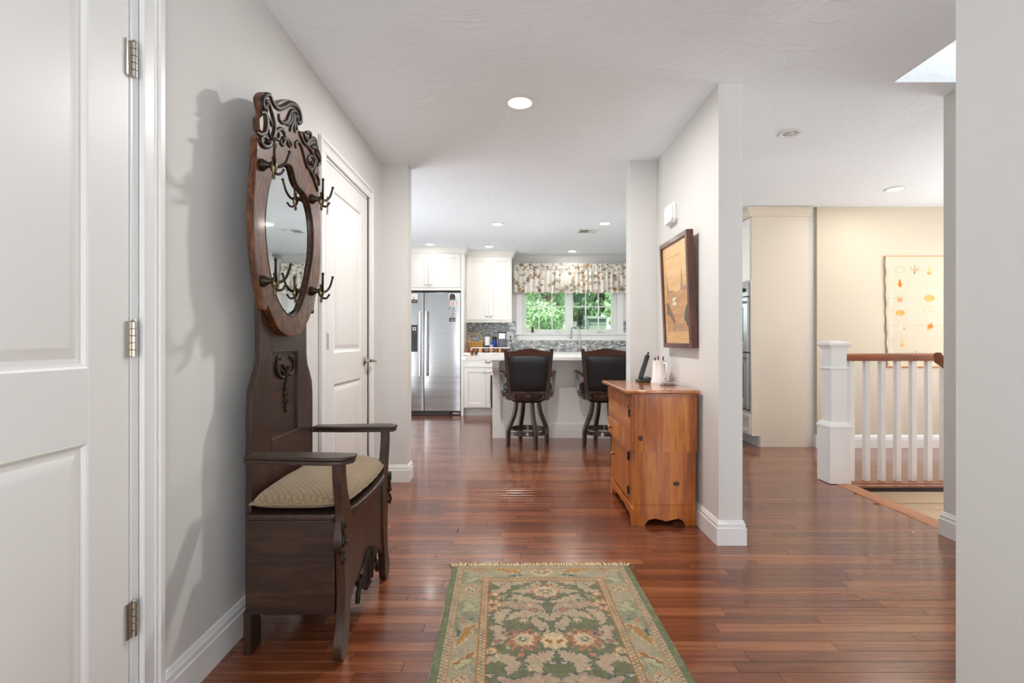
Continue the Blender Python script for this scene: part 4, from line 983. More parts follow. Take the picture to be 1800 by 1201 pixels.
# magnets and photos on the doors
def magnet(name, poly, z0, label, cat, m, extra=()):
    t = thing(name, label, cat, (poly[0], fy-.0085, z0), 'magnets on the refrigerator')
    for i, (nm, pts, mm, d) in enumerate(((('backing', poly[1], m, .003),)+tuple(extra))):
        mb = MB(); mb.prism(pts, lambda u, v, dd: (u, fy-.0095-dd, v), .0, d+.001); obj(nm, mb, M[mm], t, smooth=False)
rect = lambda x0, x1, z0, z1: [(x0, z0), (x1, z0), (x1, z1), (x0, z1)]
M['paper'] = mat('photo_paper', (226, 224, 220), .5); M['ink'] = mat('black_print', (44, 44, 44), .5); M['pink_print'] = mat('pink_print', (206, 150, 132), .5); M['mid_print'] = mat('grey_print', (130, 128, 126), .5)
magnet('photo_magnet', (-1.42, rect(-1.474, -1.366, 1.626, 1.768)), 1.626, 'photo with a dark band on the left freezer door', 'magnet', 'paper', (('photo_band', rect(-1.474, -1.366, 1.630, 1.682), 'ink', .0035), ('photo_line', rect(-1.468, -1.372, 1.655, 1.660), 'paper', .004), ('photo_tower', [(-1.424, 1.682), (-1.412, 1.682), (-1.414, 1.705), (-1.4145, 1.730), (-1.4195, 1.730), (-1.422, 1.705)], 'mug_red', .0036)))
arch = [(-.905, 1.682), (-.82, 1.682), (-.82, 1.735), (-.832, 1.757), (-.862, 1.766), (-.893, 1.757), (-.905, 1.735)]
magnet('arched_magnet', (-.862, [(-.915, 1.69), (-.905, 1.682), (-.80, 1.682), (-.80, 1.77), (-.915, 1.77)]), 1.682, 'dark arched magnet, topmost on the right refrigerator door', 'magnet', 'paper', (('arch', arch, 'ink', .006),))
magnet('small_photo', (-.855, rect(-.89, -.815, 1.586, 1.655)), 1.586, 'small square pinkish picture below the dark arched magnet', 'magnet', 'paper', (('picture_face', rect(-.878, -.828, 1.594, 1.645), 'pink_print', .0035),))
magnet('speckled_card', (-.868, rect(-.918, -.822, 1.432, 1.572)), 1.432, 'pale speckled card second from the bottom on the right refrigerator door', 'magnet', 'steel', tuple(('speck', rect(-.918+a, -.918+a+.014, 1.44+b, 1.44+b+.010), m_, .0035) for a, b, m_ in ((.0, .095, 'ink'), (.014, .118, 'ink'), (.066, .098, 'ink'), (.05, .05, 'pink_print'), (.02, .035, 'pink_print'), (.06, .03, 'ink'), (.035, .07, 'mid_print'), (.05, .006, 'mid_print'), (.08, .055, 'pink_print'))))
magnet('printed_magnet', (-.86, rect(-.908, -.82, 1.362, 1.420)), 1.362, 'grey printed magnet, lowest on the right refrigerator door', 'magnet', 'ink', (('print_block', rect(-.888, -.828, 1.372, 1.392), 'mid_print', .0035), ('print_line', rect(-.9, -.83, 1.402, 1.408), 'mid_print', .0035)))

# ---- cabinet over the refrigerator
t = thing('fridge_cabinet', 'white two-door cabinet above the refrigerator with its tall side panel', 'cabinet', (-1.2, 7.6, 0))
y = 7.31
mb = MB(); mb.box(-1.695, -.706, y, YB-.005, 1.815, 2.355); obj('carcass', mb, M['cab'], t, smooth=False)
mb = MB(); mb.box(-.742, -.70, y-.012, YB, 0, 2.36); obj('side_panel', mb, M['cab'], t, bevel=.002)
mb = MB(); mb.box(-1.70, -1.66, y-.012, YB, 0, 2.36); obj('side_panel', mb, M['cab'], t, bevel=.002)
mb = MB(); mb.box(-1.70, -.742, y-.02, y, 1.815, 1.852); obj('light_rail', mb, M['cab'], t, bevel=.003)
cab_door(t, fS(y), -1.70, -1.215, 1.858, 2.352, knob_at=(-1.245, 1.895), bar=True); cab_door(t, fS(y), -1.21, -.748, 1.858, 2.352, knob_at=(-1.175, 1.895), bar=True)
crown(t, [(-.70, YB-.36), (-.70, y-.014), (-1.72, y-.014)][::-1] if False else [(-1.72, y-.012), (-.70, y-.012), (-.70, YB-.4)][::-1], 2.355)

# ---- wall cabinets either side of the window
def upper_cabinet(label, x0, x1, z0=1.392, z1=2.352):
    y = 7.62
    t = thing('wall_cabinet', label, 'cabinet', ((x0+x1)/2, 7.78, 0), 'white wall cabinets')
    mb = MB(); mb.box(x0, x1, y, YB, z0, z1+.01); obj('carcass', mb, M['cab'], t, smooth=False)
    xm = (x0+x1)/2
    cab_door(t, fS(y), x0+.012, xm-.002, z0+.012, z1, knob_at=(xm-.032, z0+.06), bar=True); cab_door(t, fS(y), xm+.002, x1-.012, z0+.012, z1, knob_at=(xm+.032, z0+.06), bar=True)
    mb = MB(); mb.box(x0, x1, y, y+.02, z0-.03, z0); obj('light_rail', mb, M['cab'], t, bevel=.003)
    crown(t, [(x1, YB), (x1, y-.002), (x0, y-.002)], 2.355)
    return t
upper_cabinet('white double-door wall cabinet between refrigerator and window', -.70, .0)
upper_cabinet('white double-door wall cabinet right of the kitchen window', 1.86, 2.56)
# ---- base cabinets
def base_cabinet(label, x0, x1, drawer=True):
    y = 7.28
    t = thing('base_cabinet', label, 'cabinet', ((x0+x1)/2, 7.6, 0), 'white base cabinets under the back counter')
    mb = MB(); mb.box(x0, x1, y+.02, YB-.01, .11, .872); obj('carcass', mb, M['cab'], t, smooth=False)
    mb = MB(); mb.box(x0, x1, y+.07, y+.09, 0, .11); obj('toe_kick', mb, M['toe'], t, smooth=False)
    xm = (x0+x1)/2; mp = fS(y+.02)
    d = cab_door(t, mp, x0+.008, x1-.008, .70, .862, name='drawer', st=.04)
    k = MB(); n = 12
    xc = xm+.03
    ring = [(xc+.045*math.cos(a), .785+.020*math.sin(a)) for a in [PI*i/n for i in range(n+1)]]
    k.prism(ring+[(xc-.045, .775), (xc+.045, .775)], mp, .018, .026)
    k.lathe([(.044, .0), (.040, .012), (.028, .020), (0, .024)], (xc, y-.002, .785), 20, 'Y', sx=1, sy=.55) if False else None
    k.ball(mp(xc, .785, .022), (.040, .020, .018), 14, 8); obj('cup_pull', k, M['nickel'], d)
    cab_door(t, mp, x0+.008, xm-.002, .12, .69, knob_at=(xm-.032, .632), bar=True); cab_door(t, mp, xm+.002, x1-.008, .12, .69, knob_at=(xm+.032, .632), bar=True)
    return t
base_cabinet('white base cabinet with drawer and two doors beside the refrigerator', -.698, -.06)
base_cabinet('white base cabinet below the sink behind the island', .36, 1.16)
base_cabinet('white base cabinet right of the sink', 1.16, 1.96); base_cabinet('white base cabinet in the right kitchen corner', 1.96, 2.72)
base_cabinet('narrow white base cabinet between the sink cabinet and the black cloth', -.055, .355)
mb = MB(); mb.box(-.305, -.262, 7.258, 7.275, .118, .575); mb.box(-.305, -.262, 7.262, 7.277, .575, .59)
tag(obj('dish_towel', mb, M['black_cloth'] if 'black_cloth' in M else M['black_plastic'], base=(-.28, 7.27, .35), bevel=.004), 'narrow black cloth hanging on the base cabinet door beside the island', 'towel')
mb = MB(); mb.box(-.698, 2.74, 7.252, YB-.009, .875, .914)
tag(obj('back_countertop', mb, M['quartz'], base=(1.0, 7.6, .875), bevel=.004), 'white worktop along the tiled kitchen wall', 'countertop')
# ---- faucet, dispenser
t = thing('kitchen_faucet', 'chrome gooseneck faucet in front of the kitchen window', 'faucet', (1.045, 7.80, .914))
mb = MB(); mb.lathe([(0, .914), (.028, .914), (.028, .922), (.020, .932), (.017, .97), (0, .97)], (1.045, 7.80, 0), 20); obj('faucet_base', mb, M['chrome'], t)
cx = .982
pts = [(1.045, 7.80, .93), (1.045, 7.80, 1.22)]+[(cx+.063*math.cos(a), 7.80, 1.235+.075*math.sin(a)) for a in [PI*i/12 for i in range(13)]]+[(.917, 7.80, 1.20), (.914, 7.80, 1.15)]
mb = MB(); mb.tube(pts, .0125, 12); obj('spout', mb, M['chrome'], t)
mb = MB(); mb.lathe([(0, 1.115), (.014, 1.115), (.017, 1.13), (.014, 1.16), (0, 1.16)], (.914, 7.80, 0), 14); obj('spray_head', mb, M['chrome'], t)
mb = MB(); mb.tube([(1.055, 7.80, .96), (1.10, 7.79, .975)], .007, 8); obj('lever', mb, M['chrome'], t)
t = thing('soap_dish', 'small white dish beside the chrome faucet', 'dish', (1.125, 7.80, .914))
mb = MB(); mb.lathe([(0, .914), (.03, .914), (.032, .955), (.045, .975), (.04, .975), (.028, .955), (0, .95)], (1.125, 7.80, 0), 20, sy=.7); obj('dish_bowl', mb, M['ceramic'], t)
mb = MB(); mb.box(1.10, 1.15, 7.785, 7.815, .958, .985); obj('soap', mb, M['white_plastic'], t, bevel=.008)
# ---- things on the counter left of the window
CT = .914
t = thing('butcher_block', 'striped light and dark wooden butcher block with chrome handle', 'cutting board', (-.36, 7.42, CT))
prnd2 = random.Random(4); x = -.672; i = 0
M['maple'] = mat('maple_block', (206, 152, 100), .45, var=.1, vscale=30); M['walnut_b'] = mat('walnut_block', (72, 40, 28), .45, var=.15, vscale=30); M['cherry_b'] = mat('cherry_block', (158, 84, 48), .45, var=.1, vscale=30)
while x < -.04:
    wd = prnd2.uniform(.026, .048); m = ['cherry_b', 'walnut_b', 'maple', 'walnut_b'][i % 4]; mb = MB(); mb.box(x, min(x+wd, -.035)-.0005, 7.36, 7.52, CT+.002, CT+.062); obj('stave', mb, M[m], t, bevel=.001); x += wd; i += 1
mb = MB(); mb.box(-.60, -.03, 7.355, 7.525, CT+.062, CT+.074); obj('top_board', mb, M['maple_pale'] if 'maple_pale' in M else M['white_plastic'], t, bevel=.002)
mb = MB(); mb.tube(smooth_path([(-.405, 7.362, CT+.030), (-.395, 7.335, CT+.032), (-.33, 7.33, CT+.034), (-.265, 7.335, CT+.032), (-.255, 7.362, CT+.030)], 5), .007, 8); obj('handle', mb, M['chrome'], t)
t = thing('wicker_basket', 'small tan basket with an arched handle at the left of the counter', 'basket', (-.585, 7.68, CT))
bx, by, bz = -.56, 7.66, CT
mb = MB()
for i in range(8):
    z = bz+.012+.020*i; mb.lathe([(.086+.003*i, z-.010), (.098+.003*i, z), (.086+.003*i, z+.010)], (bx, by, 0), 30, cap=False, sx=1.12, sy=.75)
mb.lathe([(0, bz), (.09, bz), (.09, bz+.01), (0, bz+.01)], (bx, by, 0), 30, sx=1.12, sy=.75); obj('basket_body', mb, M['wicker'], t)
mb = MB(); mb.tube([(bx+.112*math.cos(a), by, bz+.155+.135*math.sin(a)) for a in [PI*i/18 for i in range(19)]], .0085, 8); obj('basket_handle', mb, M['wicker'], t)
def bottle(name, label, cat, x, y, parts, z=CT, loc=None):
    t = thing(name, label, cat, (x, y, z))
    for nm, prof, m in parts:
        mb = MB(); mb.lathe([(r, z+h) for r, h in prof], (x, y, 0), 24); obj(nm, mb, M[m], t)
    return t
bottle('thermos', 'pale cylindrical canister with dark lid and navy base on the counter', 'canister', -.375, 7.66, (('canister_base', [(0, 0), (.041, 0), (.041, .10), (0, .10)], 'navy'), ('canister_body', [(0, .10), (.040, .10), (.040, .235), (0, .235)], 'white_plastic'), ('canister_lid', [(0, .235), (.042, .235), (.042, .255), (.03, .275), (.012, .29), (0, .29)], 'grey_plastic')))
bottle('blue_bottle', 'blue bottle with a black cap on the counter', 'bottle', -.268, 7.70, (('bottle_body', [(0, 0), (.034, 0), (.036, .02), (.036, .16), (.03, .18), (0, .18)], 'blue'), ('bottle_cap', [(0, .18), (.034, .18), (.035, .225), (.02, .235), (0, .235)], 'black_plastic')))
bottle('glass_funnel', 'clear cone-shaped pot in front of the blue bottle', 'pot', -.312, 7.58, (('cone', [(0, 0), (.060, 0), (.06, .015), (.022, .11), (.024, .12), (0, .12)], 'glass_cone'), ('knob', [(0, .12), (.01, .12), (.012, .135), (0, .14)], 'black_plastic')))
t = thing('coffee_grinder', 'grey countertop coffee grinder with a clear hopper', 'coffee grinder', (-.15, 7.68, CT))
gx, gy = -.150, 7.68
rl = lambda a, b, c, d, r: [(a+r, c), (b-r, c), (b, c+r), (b, d-r), (b-r, d), (a+r, d), (a, d-r), (a, c+r)]
for nm, hw, z0, z1, m in (('grinder_base', .062, 0, .20, 'grey_plastic'), ('hopper', .066, .20, .285, 'steel'), ('lid', .070, .285, .305, 'black_plastic')):
    mb = MB(); mb.prism(rl(gx-hw, gx+hw, gy-.06, gy+.06, .02), lambda u, v, d: (u, v, d), CT+z0, CT+z1); obj(nm, mb, M[m], t, bevel=.003)
for i in range(3):
    mb = MB(); mb.cyl((gx-.03+.03*i, gy-.062, CT+.165), (gx-.03+.03*i, gy-.059, CT+.165), .006, n=10); obj('button', mb, M['black_plastic'], t)
def outlet(x, z, label, cord=False):
    t = thing('wall_outlet', label, 'outlet', (x, YB-.01, z), 'outlets in the tiled wall')
    mb = MB(); mb.box(x-.058, x+.058, YB-.014, YB-.008, z-.058, z+.058); obj('cover_plate', mb, M['white_plastic'], t, bevel=.002)
    for dx in (-.024, .024):
        for dz in (-.02, .02):
            mb = MB(); mb.prism(rl(x+dx-.015, x+dx+.015, z+dz-.014, z+dz+.014, .004), lambda u, v, d: (u, YB-.014-d, v), 0, .0015); obj('socket', mb, M['white'], t, smooth=False)
outlet(-.045, 1.165, 'white wall outlet left of the window with a black plug'); outlet(1.80, 1.15, 'white wall outlet right of the window')
t = thing('power_cord', 'black plug and cord hanging from the outlet left of the window', 'cord', (-.03, 7.9, CT))
mb = MB(); mb.lathe([(0, 0), (.014, 0), (.012, -.02), (.006, -.032), (0, -.032)], (-.022, YB-.0155, 1.150), 14, 'Y'); obj('plug', mb, M['cord'], t)
mb = MB(); mb.tube(smooth_path([(-.022, YB-.045, 1.150), (-.020, YB-.055, 1.11), (-.008, YB-.05, 1.04), (.018, YB-.05, .97), (.035, YB-.06, .922), (.05, YB-.10, .919)], 6), .0042, 8); obj('cord_run', mb, M['cord'], t)
t = thing('desk_photo', 'small silver frame standing on the window sill', 'photo frame', (.32, YB-.03, 1.203))
mb = MB(); R = Euler((math.radians(-8), 0, 0)); 
for a in ((.295, .303, 1.205, 1.32), (.342, .35, 1.205, 1.32), (.303, .342, 1.205, 1.214), (.303, .342, 1.311, 1.32)): mb.box(a[0], a[1], YB-.035, YB-.022, a[2], a[3])
obj('frame', mb, M['nickel'], t, bevel=.001)
mb = MB(); mb.box(.302, .343, YB-.030, YB-.024, 1.213, 1.312); obj('picture_card', mb, M['walnut_b'], t, smooth=False)

# ---- island
t = thing('kitchen_island', 'white panelled kitchen island behind the two bar stools', 'island', (.8, 6.0, 0))
IX0, IX1, IY0, IY1 = -.215, 1.80, 5.60, 6.40
mb = MB(); mb.box(IX0+.012, IX1-.012, IY0+.014, IY1-.014, 0, .880); obj('island_body', mb, M['cab'], t, smooth=False)
mp = fS(IY0+.014)
def frame_bar(a, b, c, d, mpp=mp, t_=.016):
    mb = MB(); mb.ubox(mpp, a, b, c, d, -.004, t_); obj('panel_frame', mb, M['cab'], t, bevel=.0015, smooth=False)
frame_bar(IX0, IX1, 0, .155); frame_bar(IX0, IX1, .79, .880)
for x in (IX0, .27, .92, 1.35, IX1-.09): frame_bar(x, x+.09, .155, .79)
mpw = fW(IX0+.014)
for a in ((IY0, IY1, 0, .155), (IY0, IY1, .79, .88), (IY0, IY0+.09, .155, .79), (IY1-.09, IY1, .155, .79)): frame_bar(*a, mpp=mpw)
cor = [(IY0+.01, .878), (IY0-.30, .878), (IY0-.30, .84), (IY0-.285, .80), (IY0-.22, .76), (IY0-.12, .74), (IY0-.05, .70), (IY0-.03, .655), (IY0-.03, .62), (IY0+.01, .62)]
for x in (IX0+.005, 1.69):
    mb = MB(); mb.prism(cor, lambda u, v, d: (d, u, v), x, x+.075); c = obj('corbel', mb, M['cab'], t, bevel=.003, smooth=False)
mb = MB(); mb.box(IX0+.0, IX0+.10, IY0-.31, IY0+.02, .862, .879); obj('corbel_cap', mb, M['cab'], t, bevel=.002)
p = rl(-.515, 2.05, 5.14, 6.45, .045)
ict = plate('island_countertop', [p], lambda u, v, d: (u, v, d), .881, .916, .004, M['quartz'], None)
tag(ict, 'white quartz worktop overhanging the kitchen island', 'countertop')
for px_, lb, hh in ((829.8, 'small wooden shaker with brown top, left of a pair on the island', .066), (837, 'small wooden shaker with a clear foot, right of a pair on the island', .058)):
    X, _ = onY(px_, 0, 5.30)
    bottle('wooden_shaker', lb, 'shaker', X, 5.30, (('shaker_foot', [(0, 0), (.0155, 0), (.0155, .018), (0, .018)], 'maple' if hh > .06 else 'glass_cone'), ('shaker_body', [(0, .018), (.016, .018), (.0165, hh-.008), (.013, hh), (0, hh)], 'walnut_b')), z=.916)['group'] = 'wooden shakers'

# ---- valance over the window
VX0, VX1, VZ0, VZ1 = .022, 1.83, 1.832, 2.292
NX, NZ = 300, 60
vrng = np.random.default_rng(3)
ph_ = np.cumsum(vrng.uniform(.6, 1.5, 40)); xs_ = np.linspace(0, 1, NX+1)
fold = np.sin(2*PI*np.interp(xs_*40, np.arange(40), ph_)/1.0*.55)
fold2 = np.sin(2*PI*np.interp(xs_*40, np.arange(40), ph_)*1.55+1.)
mb = MB(); vv = []
for j in range(NZ+1):
    tz = j/NZ; z = VZ1+(VZ0-VZ1)*tz
    for i in range(NX+1):
        a = fold[i]; g = math.exp(-((tz-.26)/.05)**2)
        amp = .014 if tz < .26 else .014+.034*(tz-.26)**.7
        yy = YB-.085+amp*(a if tz > .26 else .5*a+.6*fold2[i])+.015*g-.012*math.sin(PI*min(1, max(0, tz-.26)/.74))
        zz = z+(.010*fold2[i]*(1-tz/.1) if tz < .1 else 0)+(.008*math.sin(xs_[i]*50) if tz > .9 else 0)*(tz-.9)*10
        vv.append((VX0+(VX1-VX0)*xs_[i], yy, zz))
mb.add(vv, [(j*(NX+1)+i, j*(NX+1)+i+1, (j+1)*(NX+1)+i+1, (j+1)*(NX+1)+i) for j in range(NZ) for i in range(NX)])
# printed blossoms, brown and rust on cream
U = np.array([p[0] for p in vv]); V = np.array([p[2] for p in vv])
col = np.tile(np.array([238, 234, 224.]), (len(vv), 1))
def stamp(cx, cz, r, c, lob=5, ph0=0., soft=.25):
    d = np.hypot(U-cx, V-cz); a = np.arctan2(V-cz, U-cx); e = r*(.72+.28*np.cos(lob*a+ph0)); k = np.clip((e-d)/(r*soft), 0, 1)[:, None]
    col[:] = col*(1-k)+np.array(c, float)*k
for i in range(150):
    cx_, cz_ = vrng.uniform(VX0, VX1), vrng.uniform(VZ0, VZ1); r = vrng.uniform(.022, .052)
    c = [(200, 188, 168), (174, 156, 132), (138, 120, 96), (184, 180, 166), (226, 204, 184)][vrng.integers(5)]
    stamp(cx_, cz_, r, c, 5, vrng.uniform(0, 6)); stamp(cx_+vrng.uniform(-.01, .01), cz_+vrng.uniform(-.01, .01), r*.36, (120, 100, 76), 3, 1.)
for i in range(160):
    stamp(vrng.uniform(VX0, VX1), vrng.uniform(VZ1-.12, VZ1), vrng.uniform(.008, .020), [(112, 92, 66), (150, 128, 100), (176, 152, 122)][vrng.integers(3)], 4, vrng.uniform(0, 6))
for i in range(110):
    stamp(vrng.uniform(VX0, VX1), vrng.uniform(VZ0, VZ1), vrng.uniform(.006, .014), [(110, 96, 76), (140, 128, 108), (142, 120, 94)][vrng.integers(3)], 2, vrng.uniform(0, 6))
def print_layer(me, c255):
    c = np.clip(np.asarray(c255, float)/255, 0, 1); l_ = np.where(c <= .04045, c/12.92, ((c+.055)/1.055)**2.4)
    at = me.color_attributes.new('print', 'FLOAT_COLOR', 'POINT'); at.data.foreach_set('color', np.c_[l_, np.ones(len(l_))].ravel())
M['valance'] = attrmat('flowered_cotton', .9, .1, trans=1)
t = thing('window_valance', 'gathered flowered valance in cream and brown over the kitchen window', 'valance', (.93, YB-.085, VZ0))
o = obj('valance_cloth', mb, M['valance'], t, angle=180, recalc=False); print_layer(o.data, col)
so2 = o.modifiers.new('thickness', 'SOLIDIFY'); so2.thickness = .002
mb = MB(); mb.cyl((VX0-.004, YB-.075, VZ1-.12), (VX1+.004, YB-.075, VZ1-.12), .008, n=12)
for x in (VX0-.004, VX1+.004): mb.ball((x, YB-.075, VZ1-.12), .012); mb.cyl((x, YB-.075, VZ1-.12), (x, YB-.002, VZ1-.12), .005, n=8)
obj('rod', mb, M['white'], t)

# ---- bar stools
def bar_stool(label):
    t = thing('bar_stool', label, 'stool', (0, 0, 0), 'swivel bar stools at the island')
    a0 = math.radians(-70)
    for i in range(4):
        a = a0+i*PI/2; mb = MB(); dr = Vector((math.cos(a), math.sin(a), 0))
        P = smooth_path([dr*.125+Vector((0, 0, .475)), dr*.130+Vector((0, 0, .40)), dr*.152+Vector((0, 0, .31)), dr*.192+Vector((0, 0, .215)), dr*.212+Vector((0, 0, .15)), dr*.214+Vector((0, 0, .07)), dr*.218], 4)
        k = len(P); mb.tube(P, [.0245+.004*math.sin(PI*j/k) for j in range(k)], 4, flat=(tuple(dr), 1.0), square=True)
        obj('leg', mb, M['stool_wood'], t, bevel=.004, smooth=False)
    mb = MB(); ri, ro = .185, .205
    mb.lathe([(ri, .122), (ro, .122), (ro+.004, .128), (ro, .136), (ro+.004, .144), (ro, .152), (ro+.004, .160), (ro, .168), (ro, .174), (ri, .174), (ri, .122)], (0, 0, 0), 44, cap=False); obj('foot_ring', mb, M['stool_wood'], t)
    mb = MB(); mb.lathe([(0, .455), (.16, .455), (.165, .462), (.165, .48), (0, .48)], n=36); obj('swivel_plate', mb, M['iron'], t)
    mb = MB(); mb.lathe([(0, .482), (.232, .482), (.238, .49), (.238, .545), (.232, .552), (0, .552)], n=44); obj('seat_apron', mb, M['stool_wood'], t)
    mb = MB(); mb.lathe([(0, .553), (.225, .553), (.245, .57), (.252, .60), (.243, .635), (.21, .655), (.14, .664), (0, .667)], n=44); obj('seat_cushion', mb, M['leather'], t, angle=180)
    # reclined back: y falls from -.215 at the seat to -.285 at the top
    yb = lambda z: -.222-.075*((z-.50)/.5)**1.1 if z > .5 else -.222
    def post(s):
        mb = MB(); zs = [.49, .56, .65, .75, .85, .94, 1.003]; ring = []
        for z in zs:
            f = (z-.49)/.51; xo = .199+.047*f; wd = .040-.003*f; y0 = yb(z)
            ring += [(s*(xo-wd), y0-.016, z), (s*xo, y0-.016, z), (s*xo, y0+.016, z), (s*(xo-wd), y0+.016, z)]
        fs = [(0, 1, 2, 3)]+[(i*4+j, i*4+(j+1) % 4, i*4+4+(j+1) % 4, i*4+4+j) for i in range(len(zs)-1) for j in range(4)]+[tuple(range(len(ring)-4, len(ring)))]
        mb.add(ring, fs); obj('back_post', mb, M['stool_wood'], t, bevel=.004, smooth=False)
    post(-1); post(1)
    n = 24; up = []; lo = []
    for i in range(n+1):
        u = -1+2*i/n; x = .215*u
        up.append((x, .992+.016*math.cos(u*PI)*(1 if abs(u) < 1 else 1)*.8+(.004 if abs(u) < .2 else 0))); lo.append((x*.97, .924+.010*math.cos(u*PI/2)))
    poly = up+lo[::-1]; mb = MB(); mb.prism(poly, lambda u, v, d: (u, yb(v)+d, v), -.013, .013); obj('top_rail', mb, M['stool_top'], t, bevel=.003, angle=45)
    mb = MB(); mb.prism([(-.175, .55), (.175, .55), (.177, .578), (-.177, .578)], lambda u, v, d: (u, yb(v)+d, v), -.013, .013); obj('bottom_rail', mb, M['stool_wood'], t, bevel=.003, smooth=False)
    mb = MB(); NXp, NZp = 16, 16; vs_ = []; 
    for sgn in (-1, 1):
        for j in range(NZp+1):
            z = .574+.36*j/NZp
            for i in range(NXp+1):
                u = -1+2*i/NXp; f = (z-.49)/.51; hw = .199+.047*f-.034
                e = max(0, (1-abs(u)**6)*(1-abs(2*j/NZp-1)**6))
                vs_.append((u*hw, yb(z)+sgn*(.006+.022*e**.6), z if j < NZp else z+.008*math.cos(u*PI/2)))
    fs = [(s_*(NXp+1)*(NZp+1)+j*(NXp+1)+i, s_*(NXp+1)*(NZp+1)+j*(NXp+1)+i+1, s_*(NXp+1)*(NZp+1)+(j+1)*(NXp+1)+i+1, s_*(NXp+1)*(NZp+1)+(j+1)*(NXp+1)+i) for s_ in (0, 1) for j in range(NZp) for i in range(NXp)]
    mb.add(vs_, fs); obj('back_pad', mb, M['leather'], t, angle=180)
    for s in (-1, 1):
        mb = MB(); P = smooth_path([(s*.215, yb(.75)+.01, .735), (s*.245, -.12, .748), (s*.272, -.02, .757), (s*.285, .07, .758), (s*.283, .105, .752)], 5)
        mb.tube(P, [.024]*len(P), 8, flat=((0, 0, 1), .62)); ar = obj('armrest', mb, M['stool_wood'], t)
        mb = MB(); mb.tube(smooth_path([(s*.243, .03, .50), (s*.262, .045, .56), (s*.272, .05, .66), (s*.276, .05, .752)], 4), .022, 4, flat=((0, 1, 0), 1.0), square=True); obj('arm_post', mb, M['stool_wood'], t, bevel=.003, smooth=False)
    return t
st1 = bar_stool('dark wood bar stool with black leather back, fully visible at the island')
st1.location = (.163, 5.235, 0); st1.rotation_euler.z = math.radians(0)
st2 = copy_tree(st1); st2.location = (.955, 5.235, 0); st2.rotation_euler.z = math.radians(-6)
st2['label'] = 'dark wood bar stool partly hidden behind the pine cabinet'

# ---- tall oven cabinet
t = thing('oven_cabinet', 'tall cream-sided oven cabinet with crown moulding beside the tan wall', 'cabinet', (2.75, 5.5, 0))
OX, OY0, OY1 = 2.445, 5.13, 5.96
mb = MB(); mb.box(OX, 3.05, OY0+.018, OY1, .11, 2.36); obj('carcass', mb, M['cab'], t, smooth=False)
side = [(OX-.002, .11), (OX+.085, .11), (OX+.085, 0), (3.02, 0), (3.02, 2.36), (OX-.002, 2.36)]
mb = MB(); mb.prism(side, fS(OY0+.018), 0, .018); obj('side_panel', mb, M['cab_tan'], t, bevel=.001, smooth=False)
mb = MB(); mb.box(OX+.075, OX+.09, OY0+.018, OY1, 0, .11); obj('toe_kick', mb, M['toe'], t, smooth=False)
cr = crown(t, [(3.04, OY0), (OX-.01, OY0), (OX-.01, OY1)], 2.35, 'cab_tan', .084, .06)
mb = MB(); mb.box(3.02, 3.09, 5.132, 5.15, 0, 2.43); obj('added_gap_cover', mb, M['wall'], t, smooth=False)  # added strip that lightens the dark gap between cabinet and wall
mpo = fW(OX)
cab_door(t, mpo, OY0+.012, OY1-.01, 1.70, 2.335, knob_at=None); cab_door(t, mpo, OY0+.012, OY1-.01, .125, .315, name='drawer', st=.04)
t = thing('double_oven', 'stainless double wall oven with dark windows in the tall cabinet', 'oven', (OX, 5.5, .36))
yo0, yo1 = OY0+.04, OY1-.04
mb = MB(); mb.ubox(mpo, yo0, yo1, .36, 1.685, -.3, .004); obj('oven_body', mb, M['black_plastic'], t, smooth=False)
mb = MB(); mb.ubox(mpo, yo0, yo1, 1.545, 1.682, .0, .022); cp = obj('control_panel', mb, M['steel'], t, bevel=.002)
for yy in (yo0+.10, yo1-.10):
    mb = MB(); mb.lathe([(0, 0), (.022, 0), (.020, -.022), (0, -.022)], (OX-.022, yy, 1.612), 18, 'X'); obj('knob', mb, M['black_plastic'], cp)
for z0, z1 in ((.968, 1.532), (.375, .952)):
    mb = MB(); mb.ubox(mpo, yo0, yo1, z0, z1, .0, .030); dd = obj('oven_door', mb, M['steel'], t, bevel=.003)
    mb = MB(); mb.ubox(mpo, yo0+.09, yo1-.09, z0+.11, z1-.10, .0295, .0315); obj('oven_window', mb, M['oven_glass'], dd, smooth=False)
    mb = MB(); mb.cyl((OX-.075, yo0+.05, z1-.045), (OX-.075, yo1-.05, z1-.045), .012, n=14)
    for yy in (yo0+.07, yo1-.07): mb.cyl((OX-.028, yy, z1-.045), (OX-.075, yy, z1-.045), .008, n=10)
    obj('oven_handle', mb, M['steel'], dd)

# ================================================================== STAIR HALL
t = thing('stair_balustrade', 'white stair balustrade with square newel post and brown handrail', 'balustrade', (2.47, 3.86, 0))
NC = (2.4685, 3.86)
def sq(h, z0, z1, c=NC): return MB().box(c[0]-h, c[0]+h, c[1]-h, c[1]+h, z0, z1)
nm = obj('newel_post', sq(.0595, .40, 1.04), M['white'], t, bevel=.003, smooth=False)
obj('newel_base', sq(.080, .004, .420), M['white'], nm, bevel=.002, smooth=False)
def collar(prof):
    mb = MB(); vs_ = []
    for h, z in prof: vs_ += [(NC[0]-h, NC[1]-h, z), (NC[0]+h, NC[1]-h, z), (NC[0]+h, NC[1]+h, z), (NC[0]-h, NC[1]+h, z)]
    k = len(prof); mb.add(vs_, [(3, 2, 1, 0)]+[(i*4+j, i*4+(j+1) % 4, i*4+4+(j+1) % 4, i*4+4+j) for i in range(k-1) for j in range(4)]+[tuple(range(k*4-4, k*4))]); return mb
obj('newel_moulding', collar([(.080, .42), (.086, .422), (.086, .434), (.078, .446), (.070, .458), (.061, .468), (.0595, .47)]), M['white'], nm, smooth=False)
obj('newel_collar', collar([(.0595, .862), (.068, .864), (.071, .872), (.068, .880), (.0595, .884)]), M['white'], nm, smooth=False)
